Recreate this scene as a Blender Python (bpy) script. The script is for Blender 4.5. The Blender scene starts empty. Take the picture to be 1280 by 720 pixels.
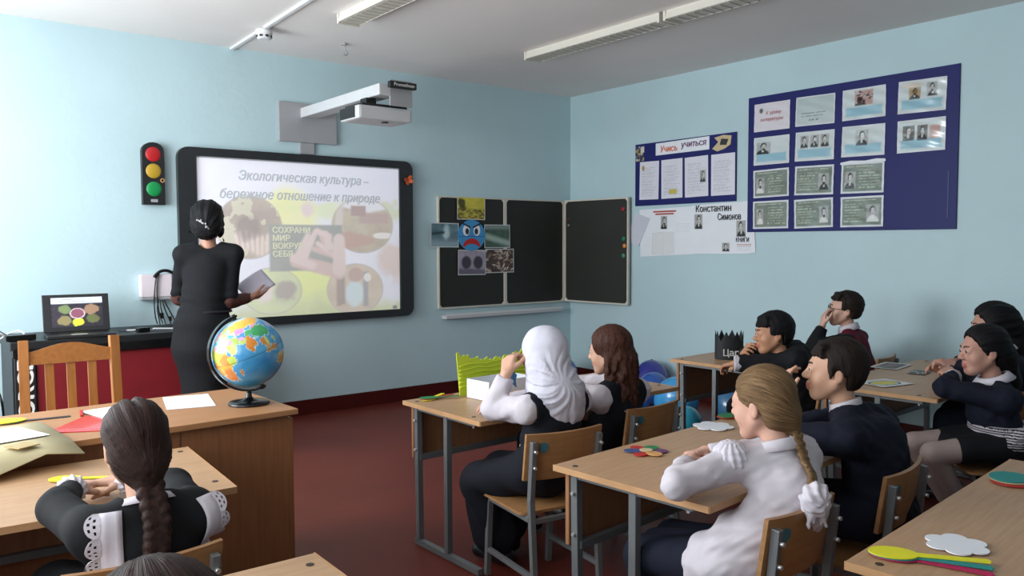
import bpy, bmesh, math, random
import numpy as np
from mathutils import Vector, Matrix
random.seed(7)
SC = bpy.context.scene
COL = SC.collection

def lin(c):
    c = c / 255.0
    return c / 12.92 if c <= 0.04045 else ((c + 0.055) / 1.055) ** 2.4
def C(h):
    h = h.lstrip('#')
    if len(h) == 3: h = ''.join(c * 2 for c in h)
    return tuple(lin(int(h[i:i + 2], 16)) for i in (0, 2, 4))

# ------------------------------------------------------------------ camera
EYE = 1.34
cam = bpy.data.cameras.new('camera')
cam.sensor_width = 36.0
cam.lens = 36.0 * 1014.45 / 1280.0
cam.clip_start = 0.05
co = bpy.data.objects.new('camera', cam); COL.objects.link(co)
yaw, pit, rol = math.radians(51.7766), math.radians(-3.164), math.radians(-0.187)
fw = Vector((math.cos(yaw) * math.cos(pit), math.sin(yaw) * math.cos(pit), math.sin(pit)))
rt = Vector((math.sin(yaw), -math.cos(yaw), 0)); up = rt.cross(fw)
r2 = rt * math.cos(rol) + up * math.sin(rol); u2 = up * math.cos(rol) - rt * math.sin(rol)
co.matrix_world = Matrix(((r2.x, u2.x, -fw.x, 0), (r2.y, u2.y, -fw.y, 0), (r2.z, u2.z, -fw.z, EYE), (0, 0, 0, 1)))
SC.camera = co

# ------------------------------------------------------------------ room numbers, light, exposure
D, X, CE = 5.98, 5.45, 2.77          # front wall y, right wall x, ceiling height
XL, YB = -0.95, -2.4                 # left (window) wall x, back wall y
WINS = [(3.25, 5.35), (0.75, 2.85), (-1.75, 0.35)]
WZ0, WZ1 = 0.85, 2.45
SC.view_settings.view_transform = 'Standard'
SC.view_settings.look = 'None'
SC.view_settings.gamma = 1.0
SC.view_settings.exposure = 0.0
w = bpy.data.worlds.new('sky'); SC.world = w; w.use_nodes = True
bg = w.node_tree.nodes['Background']
bg.inputs[0].default_value = (0.80, 0.90, 1.0, 1); bg.inputs[1].default_value = 1.0
WPOW = [156.0, 48.0, 8.0]
for i, (y0, y1) in enumerate(WINS):   # daylight through each window of the left wall
    L = bpy.data.lights.new('window_daylight', 'AREA'); L.shape = 'RECTANGLE'
    L.size = y1 - y0 - 0.1; L.size_y = WZ1 - WZ0 - 0.1
    L.energy = WPOW[i]; L.color = (0.90, 0.955, 1.0)
    o = bpy.data.objects.new('window_daylight', L); COL.objects.link(o)
    o.location = (XL - 0.03, (y0 + y1) / 2, (WZ0 + WZ1) / 2)
    o.rotation_euler = Vector((1, 0, 0)).to_track_quat('-Z', 'Y').to_euler()

# ------------------------------------------------------------------ materials
def mat(name, col, rough=0.6, metal=0.0, var=0.0, vscale=8.0, stretch=(1, 1, 1), bump=0.0, bscale=60.0, spec=0.5, col2=None, emit=None, estr=0.0, coat=0.0, sheen=0.0, coords='Object'):
    m = bpy.data.materials.new(name); m.use_nodes = True
    nt = m.node_tree; b = nt.nodes['Principled BSDF']
    c = C(col) if isinstance(col, str) else col
    b.inputs['Base Color'].default_value = (*c, 1); b.inputs['Roughness'].default_value = rough
    b.inputs['Metallic'].default_value = metal; b.inputs['Specular IOR Level'].default_value = spec
    b.inputs['Coat Weight'].default_value = coat; b.inputs['Sheen Weight'].default_value = sheen
    if emit:
        b.inputs['Emission Color'].default_value = (*C(emit), 1); b.inputs['Emission Strength'].default_value = estr
    if var or bump or col2:
        tc = nt.nodes.new('ShaderNodeTexCoord'); mp = nt.nodes.new('ShaderNodeMapping')
        mp.inputs['Scale'].default_value = stretch; nt.links.new(tc.outputs[coords], mp.inputs[0])
        if var or col2:
            n = nt.nodes.new('ShaderNodeTexNoise'); n.inputs['Scale'].default_value = vscale; n.inputs['Detail'].default_value = 5
            nt.links.new(mp.outputs[0], n.inputs[0])
            r = nt.nodes.new('ShaderNodeValToRGB'); nt.links.new(n.outputs[0], r.inputs[0])
            a = C(col2) if col2 else tuple(x * (1 - var) for x in c)
            d = c if col2 else tuple(min(1, x * (1 + var)) for x in c)
            r.color_ramp.elements[0].position = 0.3; r.color_ramp.elements[1].position = 0.7
            r.color_ramp.elements[0].color = (*a, 1); r.color_ramp.elements[1].color = (*d, 1)
            nt.links.new(r.outputs[0], b.inputs['Base Color'])
        if bump:
            n2 = nt.nodes.new('ShaderNodeTexNoise'); n2.inputs['Scale'].default_value = bscale; n2.inputs['Detail'].default_value = 3
            nt.links.new(mp.outputs[0], n2.inputs[0])
            bp = nt.nodes.new('ShaderNodeBump'); bp.inputs['Strength'].default_value = bump; bp.inputs['Distance'].default_value = 0.01
            nt.links.new(n2.outputs[0], bp.inputs['Height']); nt.links.new(bp.outputs[0], b.inputs['Normal'])
    return m

def print_mat(name, rough=0.5, estr=0.0, spec=0.5, coat=0.0):
    m = bpy.data.materials.new(name); m.use_nodes = True
    nt = m.node_tree; b = nt.nodes['Principled BSDF']
    a = nt.nodes.new('ShaderNodeAttribute'); a.attribute_name = 'print'
    nt.links.new(a.outputs['Color'], b.inputs['Base Color']); b.inputs['Roughness'].default_value = rough
    b.inputs['Specular IOR Level'].default_value = spec; b.inputs['Coat Weight'].default_value = coat
    if estr:
        nt.links.new(a.outputs['Color'], b.inputs['Emission Color']); b.inputs['Emission Strength'].default_value = estr
    return m

def hair_mat(name, c1, c2, rough=0.62):
    m = bpy.data.materials.new(name); m.use_nodes = True
    nt = m.node_tree; b = nt.nodes['Principled BSDF']; b.inputs['Roughness'].default_value = rough
    b.inputs['Specular IOR Level'].default_value = 0.22
    a = nt.nodes.new('ShaderNodeAttribute'); a.attribute_name = 'flow'
    n = nt.nodes.new('ShaderNodeTexNoise'); n.inputs['Scale'].default_value = 1.0; n.inputs['Detail'].default_value = 4
    nt.links.new(a.outputs['Vector'], n.inputs[0])
    r = nt.nodes.new('ShaderNodeValToRGB'); r.color_ramp.elements[0].position = 0.3; r.color_ramp.elements[1].position = 0.72
    r.color_ramp.elements[0].color = (*C(c1), 1); r.color_ramp.elements[1].color = (*C(c2), 1)
    nt.links.new(n.outputs[0], r.inputs[0]); nt.links.new(r.outputs[0], b.inputs['Base Color'])
    bp = nt.nodes.new('ShaderNodeBump'); bp.inputs['Strength'].default_value = 0.55; bp.inputs['Distance'].default_value = 0.006
    nt.links.new(n.outputs[0], bp.inputs['Height']); nt.links.new(bp.outputs[0], b.inputs['Normal'])
    return m

M = {}
M['wall'] = mat('wall_paint', '#b8d0d5', 0.55, var=0.035, vscale=1.6, bump=0.12, bscale=25)
M['ceil'] = mat('ceiling_paint', '#ece7e3', 0.8, var=0.03, vscale=1.2)
M['floor'] = mat('floor_paint', '#652a20', 0.45, var=0.16, vscale=1.7, bump=0.08, bscale=9, spec=0.22)
M['skirt'] = mat('baseboard_paint', '#48130f', 0.45, spec=0.25, var=0.1)
M['desk'] = mat('desk_laminate', '#bb9672', 0.42, col2='#ad8763', vscale=6, stretch=(1.2, 16, 16), bump=0.03, bscale=20)
M['edge'] = mat('desk_edge', '#bb8f64', 0.5, var=0.12, vscale=10)
M['panel'] = mat('desk_panel', '#9c6d4a', 0.5, col2='#8a5d3e', vscale=5, stretch=(14, 14, 1.2))
M['tdesk'] = mat('teacher_desk_laminate', '#ad7d54', 0.45, col2='#9f7049', vscale=5, stretch=(1, 14, 14))
M['tpanel'] = mat('teacher_desk_panel', '#94613c', 0.5, col2='#835433', vscale=5, stretch=(14, 14, 1))
M['ply'] = mat('chair_plywood', '#a57a50', 0.42, col2='#946a42', vscale=5, stretch=(1.5, 14, 14))
M['plyedge'] = mat('chair_plywood_edge', '#c78d55', 0.5, var=0.1)
M['tube'] = mat('grey_tube', '#787b7c', 0.38, metal=0.35, var=0.08)
M['bolt'] = mat('bolt_metal', '#d8d8d6', 0.3, metal=0.7)
M['darkbolt'] = mat('dark_bolt', '#3a2a20', 0.5)
M['teal'] = mat('teal_sticker', '#3e6f78', 0.6)
M['chairwood'] = mat('honey_wood', '#b07238', 0.4, col2='#9a602c', vscale=5, stretch=(10, 10, 1))
M['black'] = mat('black_plastic', '#1a1b1d', 0.45, var=0.1)
M['blackgloss'] = mat('black_gloss', '#0f1011', 0.25)
M['redpanel'] = mat('dark_red_panel', '#76101a', 0.55, var=0.1)
M['white'] = mat('white_plastic', '#dedfe0', 0.45, var=0.02)
M['whitepaper'] = mat('white_paper', '#e6e9ee', 0.7, var=0.02)
M['frame'] = mat('whiteboard_frame', '#26282b', 0.4, var=0.08)
M['grey'] = mat('grey_metal', '#a3a3a6', 0.45, metal=0.15, var=0.03)
M['lightgrey'] = mat('light_grey_plastic', '#c4c5c7', 0.5, var=0.02)
M['cream'] = mat('cream_frame', '#cfcabd', 0.5, var=0.04)
M['chalk'] = mat('chalkboard_green', '#23241f', 0.6, var=0.15, vscale=3, stretch=(1, 1, 3))
M['blue'] = mat('blue_stand', '#1c2262', 0.5, spec=0.25, var=0.05, vscale=3)
M['lamp'] = mat('lamp_housing', '#d8d4c8', 0.5, var=0.03)
M['lampdark'] = mat('lamp_louver', '#c4c0b4', 0.5, var=0.05)
M['print'] = print_mat('printed_sheet', 0.45)
M['film'] = print_mat('filmed_sheet', 0.18, coat=0.6)
M['slide'] = print_mat('projected_slide', 0.6, estr=0.50)
M['screen'] = print_mat('laptop_screen', 0.3, estr=0.6)
M['ink'] = mat('dark_ink', '#2a2a2c', 0.6)
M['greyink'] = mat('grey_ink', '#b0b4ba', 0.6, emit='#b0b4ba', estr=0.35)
M['slideyellow'] = mat('slide_pale_lettering', '#cfcfb8', 0.6, emit='#cfcfb8', estr=0.4)
M['redink'] = mat('red_ink', '#b0524a', 0.6)
M['whiteink'] = mat('white_letters', '#dcdcd8', 0.6)
def flat(n, c, r=0.6): 
    M[n] = mat(n + '_card', c, r, var=0.04)
for n, c in dict(yellow='#e2dc20', green='#1f7a45', red='#b3231f', magenta='#b3154f', tealcard='#1f8a86', orange='#d2602a', bluecard='#3a4a7c', lime='#cfe034', beige='#c9b58d', purple='#6b3a6b', tan='#cf9a5e', folder='#c2b68f', clearred='#d23a3f').items(): flat(n, c)

# ------------------------------------------------------------------ object helpers
def link(name, me, parent=None, loc=None, rot=None, mx=None):
    o = bpy.data.objects.new(name, me); COL.objects.link(o)
    if parent: o.parent = parent
    if mx is not None: o.matrix_local = mx
    if loc is not None: o.location = loc
    if rot is not None: o.rotation_euler = rot
    return o
def tag(o, label, cat, group=None, kind=None):
    o['label'] = label; o['category'] = cat
    if group: o['group'] = group
    if kind: o['kind'] = kind
    return o
def thing(name, label, cat, loc=(0, 0, 0), rz=0.0, group=None, mx=None):
    o = link(name, None, None); o.empty_display_size = 0.1
    if mx is not None: o.matrix_world = mx
    else: o.location = loc; o.rotation_euler = (0, 0, math.radians(rz))
    return tag(o, label, cat, group)
def copy_tree(o, parent=None):
    c = o.copy(); COL.objects.link(c); c.parent = parent
    for ch in o.children: copy_tree(ch, c)
    return c
def mesh(name, V, Fc, mats, smooth=False, mi=None):
    me = bpy.data.meshes.new(name)
    me.from_pydata([tuple(v) for v in V], [], [tuple(f) for f in Fc])
    for m in (mats if isinstance(mats, (list, tuple)) else [mats]): me.materials.append(m)
    if smooth: me.polygons.foreach_set('use_smooth', [True] * len(me.polygons))
    if mi is not None: me.polygons.foreach_set('material_index', mi)
    me.update(); return me
class MB:
    """collects shapes into one mesh"""
    def __init__(s): s.bm = bmesh.new()
    def box(s, size, loc=(0, 0, 0), rot=None, bev=0.0, mi=0):
        r = bmesh.ops.create_cube(s.bm, size=1.0); vs = r['verts']
        mx = Matrix.Translation(loc) @ (rot.to_4x4() if rot is not None else Matrix.Identity(4)) @ Matrix.Diagonal((*size, 1))
        bmesh.ops.transform(s.bm, matrix=mx, verts=vs)
        fs = set(f for v in vs for f in v.link_faces)
        if bev:
            es = list(set(e for v in vs for e in v.link_edges))
            q = bmesh.ops.bevel(s.bm, geom=es, offset=bev, segments=2, profile=0.6, affect='EDGES', clamp_overlap=True)
            fs = set(q['faces']) | set(f for f in fs if f.is_valid)
            for f in q['faces']: f.smooth = False
        for f in fs: f.material_index = mi
        return s
    def cyl(s, a, b, r, r2=None, n=12, mi=0, caps=True):
        a = Vector(a); b = Vector(b); d = b - a
        q = d.to_track_quat('Z', 'Y').to_matrix().to_4x4()
        x = bmesh.ops.create_cone(s.bm, cap_ends=caps, segments=n, radius1=r, radius2=r if r2 is None else r2, depth=d.length)
        bmesh.ops.transform(s.bm, matrix=Matrix.Translation((a + b) / 2) @ q, verts=x['verts'])
        for f in set(f for v in x['verts'] for f in v.link_faces): f.material_index = mi; f.smooth = len(f.verts) == 4
        return s
    def bar(s, a, b, w, h=None, bev=0.002, mi=0):
        a = Vector(a); b = Vector(b); d = b - a
        q = d.to_track_quat('Z', 'Y').to_matrix()
        return s.box((w, h or w, d.length), (a + b) / 2, q, bev, mi)
    def sph(s, c, r, sc=(1, 1, 1), n=12, mi=0):
        x = bmesh.ops.create_uvsphere(s.bm, u_segments=n * 2, v_segments=n, radius=r)
        bmesh.ops.transform(s.bm, matrix=Matrix.Translation(c) @ Matrix.Diagonal((*sc, 1)), verts=x['verts'])
        for f in set(f for v in x['verts'] for f in v.link_faces): f.material_index = mi; f.smooth = True
        return s
    def prism(s, pts, z0, z1, mi=0):
        """outline in XY extruded z0..z1"""
        lo = [s.bm.verts.new((p[0], p[1], z0)) for p in pts]; hi = [s.bm.verts.new((p[0], p[1], z1)) for p in pts]
        n = len(pts)
        fs = [s.bm.faces.new(hi), s.bm.faces.new(lo[::-1])]
        for i in range(n): fs.append(s.bm.faces.new((lo[i], lo[(i + 1) % n], hi[(i + 1) % n], hi[i])))
        for f in fs: f.material_index = mi
        return s
    def tube(s, pts, r, n=8, mi=0, closed=False):
        P = [Vector(p) for p in pts]; rings = []
        m = len(P)
        for i, p in enumerate(P):
            t = (P[(i + 1) % m] - P[i - 1]) if closed else (P[min(i + 1, m - 1)] - P[max(i - 1, 0)])
            t.normalize()
            a = t.cross(Vector((0, 0, 1)))
            if a.length < 0.05: a = t.cross(Vector((0, 1, 0)))
            a.normalize(); b = t.cross(a)
            rr = r[i] if isinstance(r, (list, tuple)) else r
            rings.append([s.bm.verts.new(p + a * rr * math.cos(2 * math.pi * k / n) + b * rr * math.sin(2 * math.pi * k / n)) for k in range(n)])
        for i in range(m if closed else m - 1):
            A, B = rings[i], rings[(i + 1) % m]
            for k in range(n):
                f = s.bm.faces.new((A[k], A[(k + 1) % n], B[(k + 1) % n], B[k])); f.smooth = True; f.material_index = mi
        if not closed:
            for rg in (rings[0], rings[-1]):
                try: s.bm.faces.new(rg).material_index = mi
                except ValueError: pass
        return s
    def lathe(s, prof, n=24, mi=0, c=(0, 0, 0)):
        rings = []
        for r, z in prof:
            rings.append([s.bm.verts.new((c[0] + r * math.cos(2 * math.pi * k / n), c[1] + r * math.sin(2 * math.pi * k / n), c[2] + z)) for k in range(n)])
        for A, B in zip(rings[:-1], rings[1:]):
            for k in range(n):
                f = s.bm.faces.new((A[k], A[(k + 1) % n], B[(k + 1) % n], B[k])); f.smooth = True; f.material_index = mi
        s.bm.faces.new(rings[-1]).material_index = mi; s.bm.faces.new(rings[0][::-1]).material_index = mi
        return s
    def mesh(s, name, mats):
        bmesh.ops.recalc_face_normals(s.bm, faces=s.bm.faces)
        me = bpy.data.meshes.new(name); s.bm.to_mesh(me); s.bm.free()
        for m in (mats if isinstance(mats, (list, tuple)) else [mats]): me.materials.append(m)
        return me
    def obj(s, name, mats, parent=None, loc=None, rot=None, mx=None):
        return link(name, s.mesh(name, mats), parent, loc, rot, mx)
def catmull(P, n=8):
    P = [Vector(p) for p in P]; Q = [P[0] * 2 - P[1]] + P + [P[-1] * 2 - P[-2]]; out = []
    for i in range(1, len(Q) - 2):
        a, b, c, d = Q[i - 1:i + 3]
        for k in range(n):
            t = k / n
            out.append(0.5 * ((2 * b) + (c - a) * t + (2 * a - 5 * b + 4 * c - d) * t * t + (3 * b - a - 3 * c + d) * t ** 3))
    out.append(P[-1]); return out
def wall_frame(side, u, z, off=0.0):
    """matrix of a plane on a wall: local x to the right as seen from the room, local y up, local z out of the wall"""
    if side == 'front': return Matrix(((1, 0, 0, u), (0, 0, -1, D - off), (0, 1, 0, z), (0, 0, 0, 1)))
    return Matrix(((0, 0, -1, X - off), (-1, 0, 0, u), (0, 1, 0, z), (0, 0, 0, 1)))
def text(body, size, m, parent=None, mx=None, name='lettering', align='CENTER', bold=0.0, shear=0.0, width=None):
    """flat lettering; overlapping outer contours of a glyph are filled one by one, each with its own counters"""
    cu = bpy.data.curves.new('t', 'FONT'); cu.body = body; cu.size = size; cu.align_x = align; cu.align_y = 'CENTER'; cu.shear = shear
    o = bpy.data.objects.new('t', cu); COL.objects.link(o)
    dg = bpy.context.evaluated_depsgraph_get(); dg.update()
    tc = o.to_curve(dg); polys = []
    for sp in tc.splines:
        bp = sp.bezier_points; P = []
        for a, b in zip(bp, list(bp[1:]) + [bp[0]]):
            st = (a.co - a.handle_right).length + (b.co - b.handle_left).length < 1e-4 or abs((a.handle_right - a.co).cross(b.co - a.co).length) + abs((b.handle_left - b.co).cross(b.co - a.co).length) < size * size * 1e-4
            for k in range(1 if st else 4):
                t = k / 4; P.append(a.co * (1 - t) ** 3 + a.handle_right * 3 * t * (1 - t) ** 2 + b.handle_left * 3 * t * t * (1 - t) + b.co * t ** 3)
        A = sum(p.x * q.y - q.x * p.y for p, q in zip(P, P[1:] + P[:1])) / 2; polys.append((A, P))
    o.to_curve_clear(); bpy.data.objects.remove(o); bpy.data.curves.remove(cu)
    from mathutils.geometry import delaunay_2d_cdt
    pv, pe = [], []
    for A, P in polys:
        b0 = len(pv); pv += [Vector((p.x, p.y)) for p in P]; pe += [(b0 + k, b0 + (k + 1) % len(P)) for k in range(len(P))]
    vo, _, fo, _, _, _ = delaunay_2d_cdt(pv, pe, [], 0, 1e-6)
    V = [(v.x, v.y, 0.0) for v in vo]; ct = np.array([np.mean([vo[q][:] for q in f], 0) for f in fo]); wn = np.zeros(len(fo))
    for A, P in polys:                                                # non-zero winding picks the inked triangles
        for a, b in zip(P, P[1:] + P[:1]):
            if a.y == b.y: continue
            xx = a.x + (ct[:, 1] - a.y) / (b.y - a.y) * (b.x - a.x); hit = ((a.y > ct[:, 1]) != (b.y > ct[:, 1])) & (xx > ct[:, 0]); wn += hit * (1 if b.y > a.y else -1)
    Fc = [tuple(f) for f, k in zip(fo, wn) if k]
    used = sorted(set(q for f in Fc for q in f)); rm = {q: i for i, q in enumerate(used)}; V = [V[q] for q in used]; Fc = [tuple(rm[q] for q in f) for f in Fc]
    Fc = [f if (V[f[1]][0] - V[f[0]][0]) * (V[f[2]][1] - V[f[0]][1]) - (V[f[1]][1] - V[f[0]][1]) * (V[f[2]][0] - V[f[0]][0]) > 0 else f[::-1] for f in Fc]
    if bold:
        n0 = len(V); V = [(v[0] + d, v[1] + e, h) for d, e, h in ((0, 0, .0006), (-bold, bold * .4, .0003), (bold, -bold * .4, 0)) for v in V]; Fc = [tuple(q + n0 * k for q in f) for k in range(3) for f in Fc]
    if width:
        xs = [v[0] for v in V]; k = width / (max(xs) - min(xs)); V = [(v[0] * k, v[1], v[2]) for v in V]
    return link(name, mesh(name, V, Fc, m), parent, mx=mx)
def hexes(a): return np.array(C(a))
def mixc(a, b, t): return a * (1 - t[..., None]) + b * t[..., None]
def noise(u, v, f, seed=0):
    rng = np.random.RandomState(seed); n = 64; T = rng.rand(n, n)
    x = u * f + 7.3; y = v * f + 3.1; i = np.floor(x).astype(int); j = np.floor(y).astype(int)
    a = x - i; b = y - j; a = a * a * (3 - 2 * a); b = b * b * (3 - 2 * b)
    g = lambda p, q: T[p % n, q % n]
    return (g(i, j) * (1 - a) + g(i + 1, j) * a) * (1 - b) + (g(i, j + 1) * (1 - a) + g(i + 1, j + 1) * a) * b
def fbm(u, v, f, seed=0): return (noise(u, v, f, seed) * 0.5 + noise(u, v, f * 2.1, seed + 1) * 0.3 + noise(u, v, f * 4.3, seed + 2) * 0.2)
def soft(d, w): return np.clip(0.5 - d / w, 0, 1)     # 1 inside (d<0)
def ell(u, v, cx, cy, rx, ry): return np.hypot((u - cx) / rx, (v - cy) / ry) - 1
def print_grid(name, wd, ht, nx, ny, fn, m, parent=None, mx=None, curl=None):
    u, v = np.meshgrid(np.linspace(0, 1, nx + 1), np.linspace(0, 1, ny + 1), indexing='ij')
    col = np.clip(fn(u, v), 0, 1); zz = curl(u, v) if curl is not None else np.zeros_like(u)
    co_ = np.stack([(u - 0.5) * wd, (v - 0.5) * ht, zz], -1).reshape(-1, 3).astype(np.float32)
    k = np.arange(nx * (ny + 1)).reshape(nx, ny + 1)[:, :-1].ravel()
    quads = np.stack([k, k + ny + 1, k + ny + 2, k + 1], -1)
    me = raw_mesh(name, co_, quads, [m], False)
    at = me.attributes.new('print', 'FLOAT_COLOR', 'POINT')
    at.data.foreach_set('color', np.concatenate([col.reshape(-1, 3), np.ones((col.size // 3, 1))], 1).astype(np.float32).ravel())
    return link(name, me, parent, mx=mx)
def raw_mesh(name, V, Q, mats, smooth=True, mi=None):
    me = bpy.data.meshes.new(name); nf = len(Q); k = Q.shape[1]
    me.vertices.add(len(V)); me.vertices.foreach_set('co', np.ascontiguousarray(V, np.float32).ravel())
    me.loops.add(nf * k); me.loops.foreach_set('vertex_index', np.ascontiguousarray(Q, np.int32).ravel())
    me.polygons.add(nf); me.polygons.foreach_set('loop_start', np.arange(0, nf * k, k, dtype=np.int32))
    me.polygons.foreach_set('loop_total', np.full(nf, k, np.int32))
    for m in mats: me.materials.append(m)
    if smooth: me.polygons.foreach_set('use_smooth', np.ones(nf, bool))
    if mi is not None: me.polygons.foreach_set('material_index', mi.astype(np.int32))
    me.update(calc_edges=True); return me

# ------------------------------------------------------------------ the room
def struct(name, mb, m, **k):
    o = mb.obj(name, m, **k); o['kind'] = 'structure'; return o
T = 0.15
struct('floor', MB().box((X - XL + 2 * T, D - YB + 2 * T, 0.1), ((X + XL) / 2, (D + YB) / 2, -0.05)), M['floor'])
struct('ceiling', MB().box((X - XL + 2 * T, D - YB + 2 * T, 0.1), ((X + XL) / 2, (D + YB) / 2, CE + 0.05)), M['ceil'])
struct('wall_front', MB().box((X - XL + 2 * T, T, CE), ((X + XL) / 2, D + T / 2, CE / 2)), M['wall'])
struct('wall_right', MB().box((T, D - YB, CE), (X + T / 2, (D + YB) / 2, CE / 2)), M['wall'])
struct('wall_back', MB().box((X - XL + 2 * T, T, CE), ((X + XL) / 2, YB - T / 2, CE / 2)), M['wall'])
wl = MB(); ys = YB
for (y0, y1) in sorted(WINS):
    wl.box((T, y0 - ys, CE), (XL - T / 2, (y0 + ys) / 2, CE / 2))
    wl.box((T, y1 - y0, WZ0), (XL - T / 2, (y0 + y1) / 2, WZ0 / 2)); wl.box((T, y1 - y0, CE - WZ1), (XL - T / 2, (y0 + y1) / 2, (CE + WZ1) / 2)); ys = y1
wl.box((T, D - ys, CE), (XL - T / 2, (D + ys) / 2, CE / 2))
struct('wall_left', wl, M['wall'])
glass = bpy.data.materials.new('window_glass'); glass.use_nodes = True
gb = glass.node_tree.nodes['Principled BSDF']; gb.inputs['Transmission Weight'].default_value = 1.0; gb.inputs['Roughness'].default_value = 0.02; gb.inputs['IOR'].default_value = 1.1
for i, (y0, y1) in enumerate(WINS):
    ym, zm = (y0 + y1) / 2, (WZ0 + WZ1) / 2
    f = MB()
    for yy in (y0 + 0.03, ym, y1 - 0.03): f.box((0.06, 0.06, WZ1 - WZ0), (XL - 0.10, yy, zm), None, 0.004)
    for zz in (WZ0 + 0.03, WZ1 - 0.03): f.box((0.06, y1 - y0, 0.06), (XL - 0.10, ym, zz), None, 0.004)
    fo = struct('window_%d' % (i + 1), f, M['white'])
    for yy in ((y0 + ym) / 2, (y1 + ym) / 2): MB().box((0.006, (y1 - y0) / 2 - 0.08, WZ1 - WZ0 - 0.1), (XL - 0.115, yy, zm)).obj('pane', glass, fo)
    MB().box((0.16, y1 - y0 + 0.1, 0.035), (XL + 0.06, ym, WZ0 - 0.018), None, 0.005).obj('sill', M['white'], fo)
BH = 0.115
struct('baseboard_front', MB().box((X - XL, 0.016, BH), ((X + XL) / 2, D - 0.008, BH / 2), None, 0.003), M['skirt'])
struct('baseboard_right', MB().box((0.016, D - YB - 0.016, BH), (X - 0.008, (D + YB) / 2 - 0.008, BH / 2), None, 0.003), M['skirt'])

# ------------------------------------------------------------------ interactive whiteboard
def rrect(w_, h_, r, n=5):
    out = []
    for cx, cy, a0 in ((w_ / 2 - r, h_ / 2 - r, 0), (-w_ / 2 + r, h_ / 2 - r, 90), (-w_ / 2 + r, -h_ / 2 + r, 180), (w_ / 2 - r, -h_ / 2 + r, 270)):
        for k in range(n + 1):
            a = math.radians(a0 + 90 * k / n); out.append((cx + r * math.cos(a), cy + r * math.sin(a)))
    return out
def ring(mb, w_, h_, r, t, z0, z1, wb=None, mi=0):
    """rounded rectangular frame, t wide"""
    O = rrect(w_, h_, r); I = rrect(w_ - 2 * t, h_ - 2 * (wb or t), max(r - t, 0.004)); n = len(O); bm = mb.bm
    L = [[bm.verts.new((p[0], p[1], z)) for p in P] for P, z in ((O, z0), (O, z1), (I, z1), (I, z0))]
    for A, B in ((0, 1), (1, 2), (2, 3), (3, 0)):
        for k in range(n): bm.faces.new((L[A][k], L[A][(k + 1) % n], L[B][(k + 1) % n], L[B][k])).material_index = mi
    return mb
WBX, WBZ, WBW, WBH = 2.652, 1.378, 1.905, 1.296
wb = thing('interactive_whiteboard', 'wide interactive whiteboard with thick black frame showing a projected slide', 'whiteboard', mx=wall_frame('front', WBX, WBZ))
ring(MB(), WBW, WBH, 0.075, 0.125, 0.005, 0.055, 0.06).obj('frame', M['frame'], wb)
MB().box((WBW - 0.1, WBH - 0.06, 0.03), (0, 0, 0.018)).obj('board_panel', M['lightgrey'], wb)
MB().box((0.05, 0.012, 0.004), (-0.87, 0.05, 0.057)).obj('button_strip', M['blackgloss'], wb)
SW, SH = 1.655, 1.172
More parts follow.
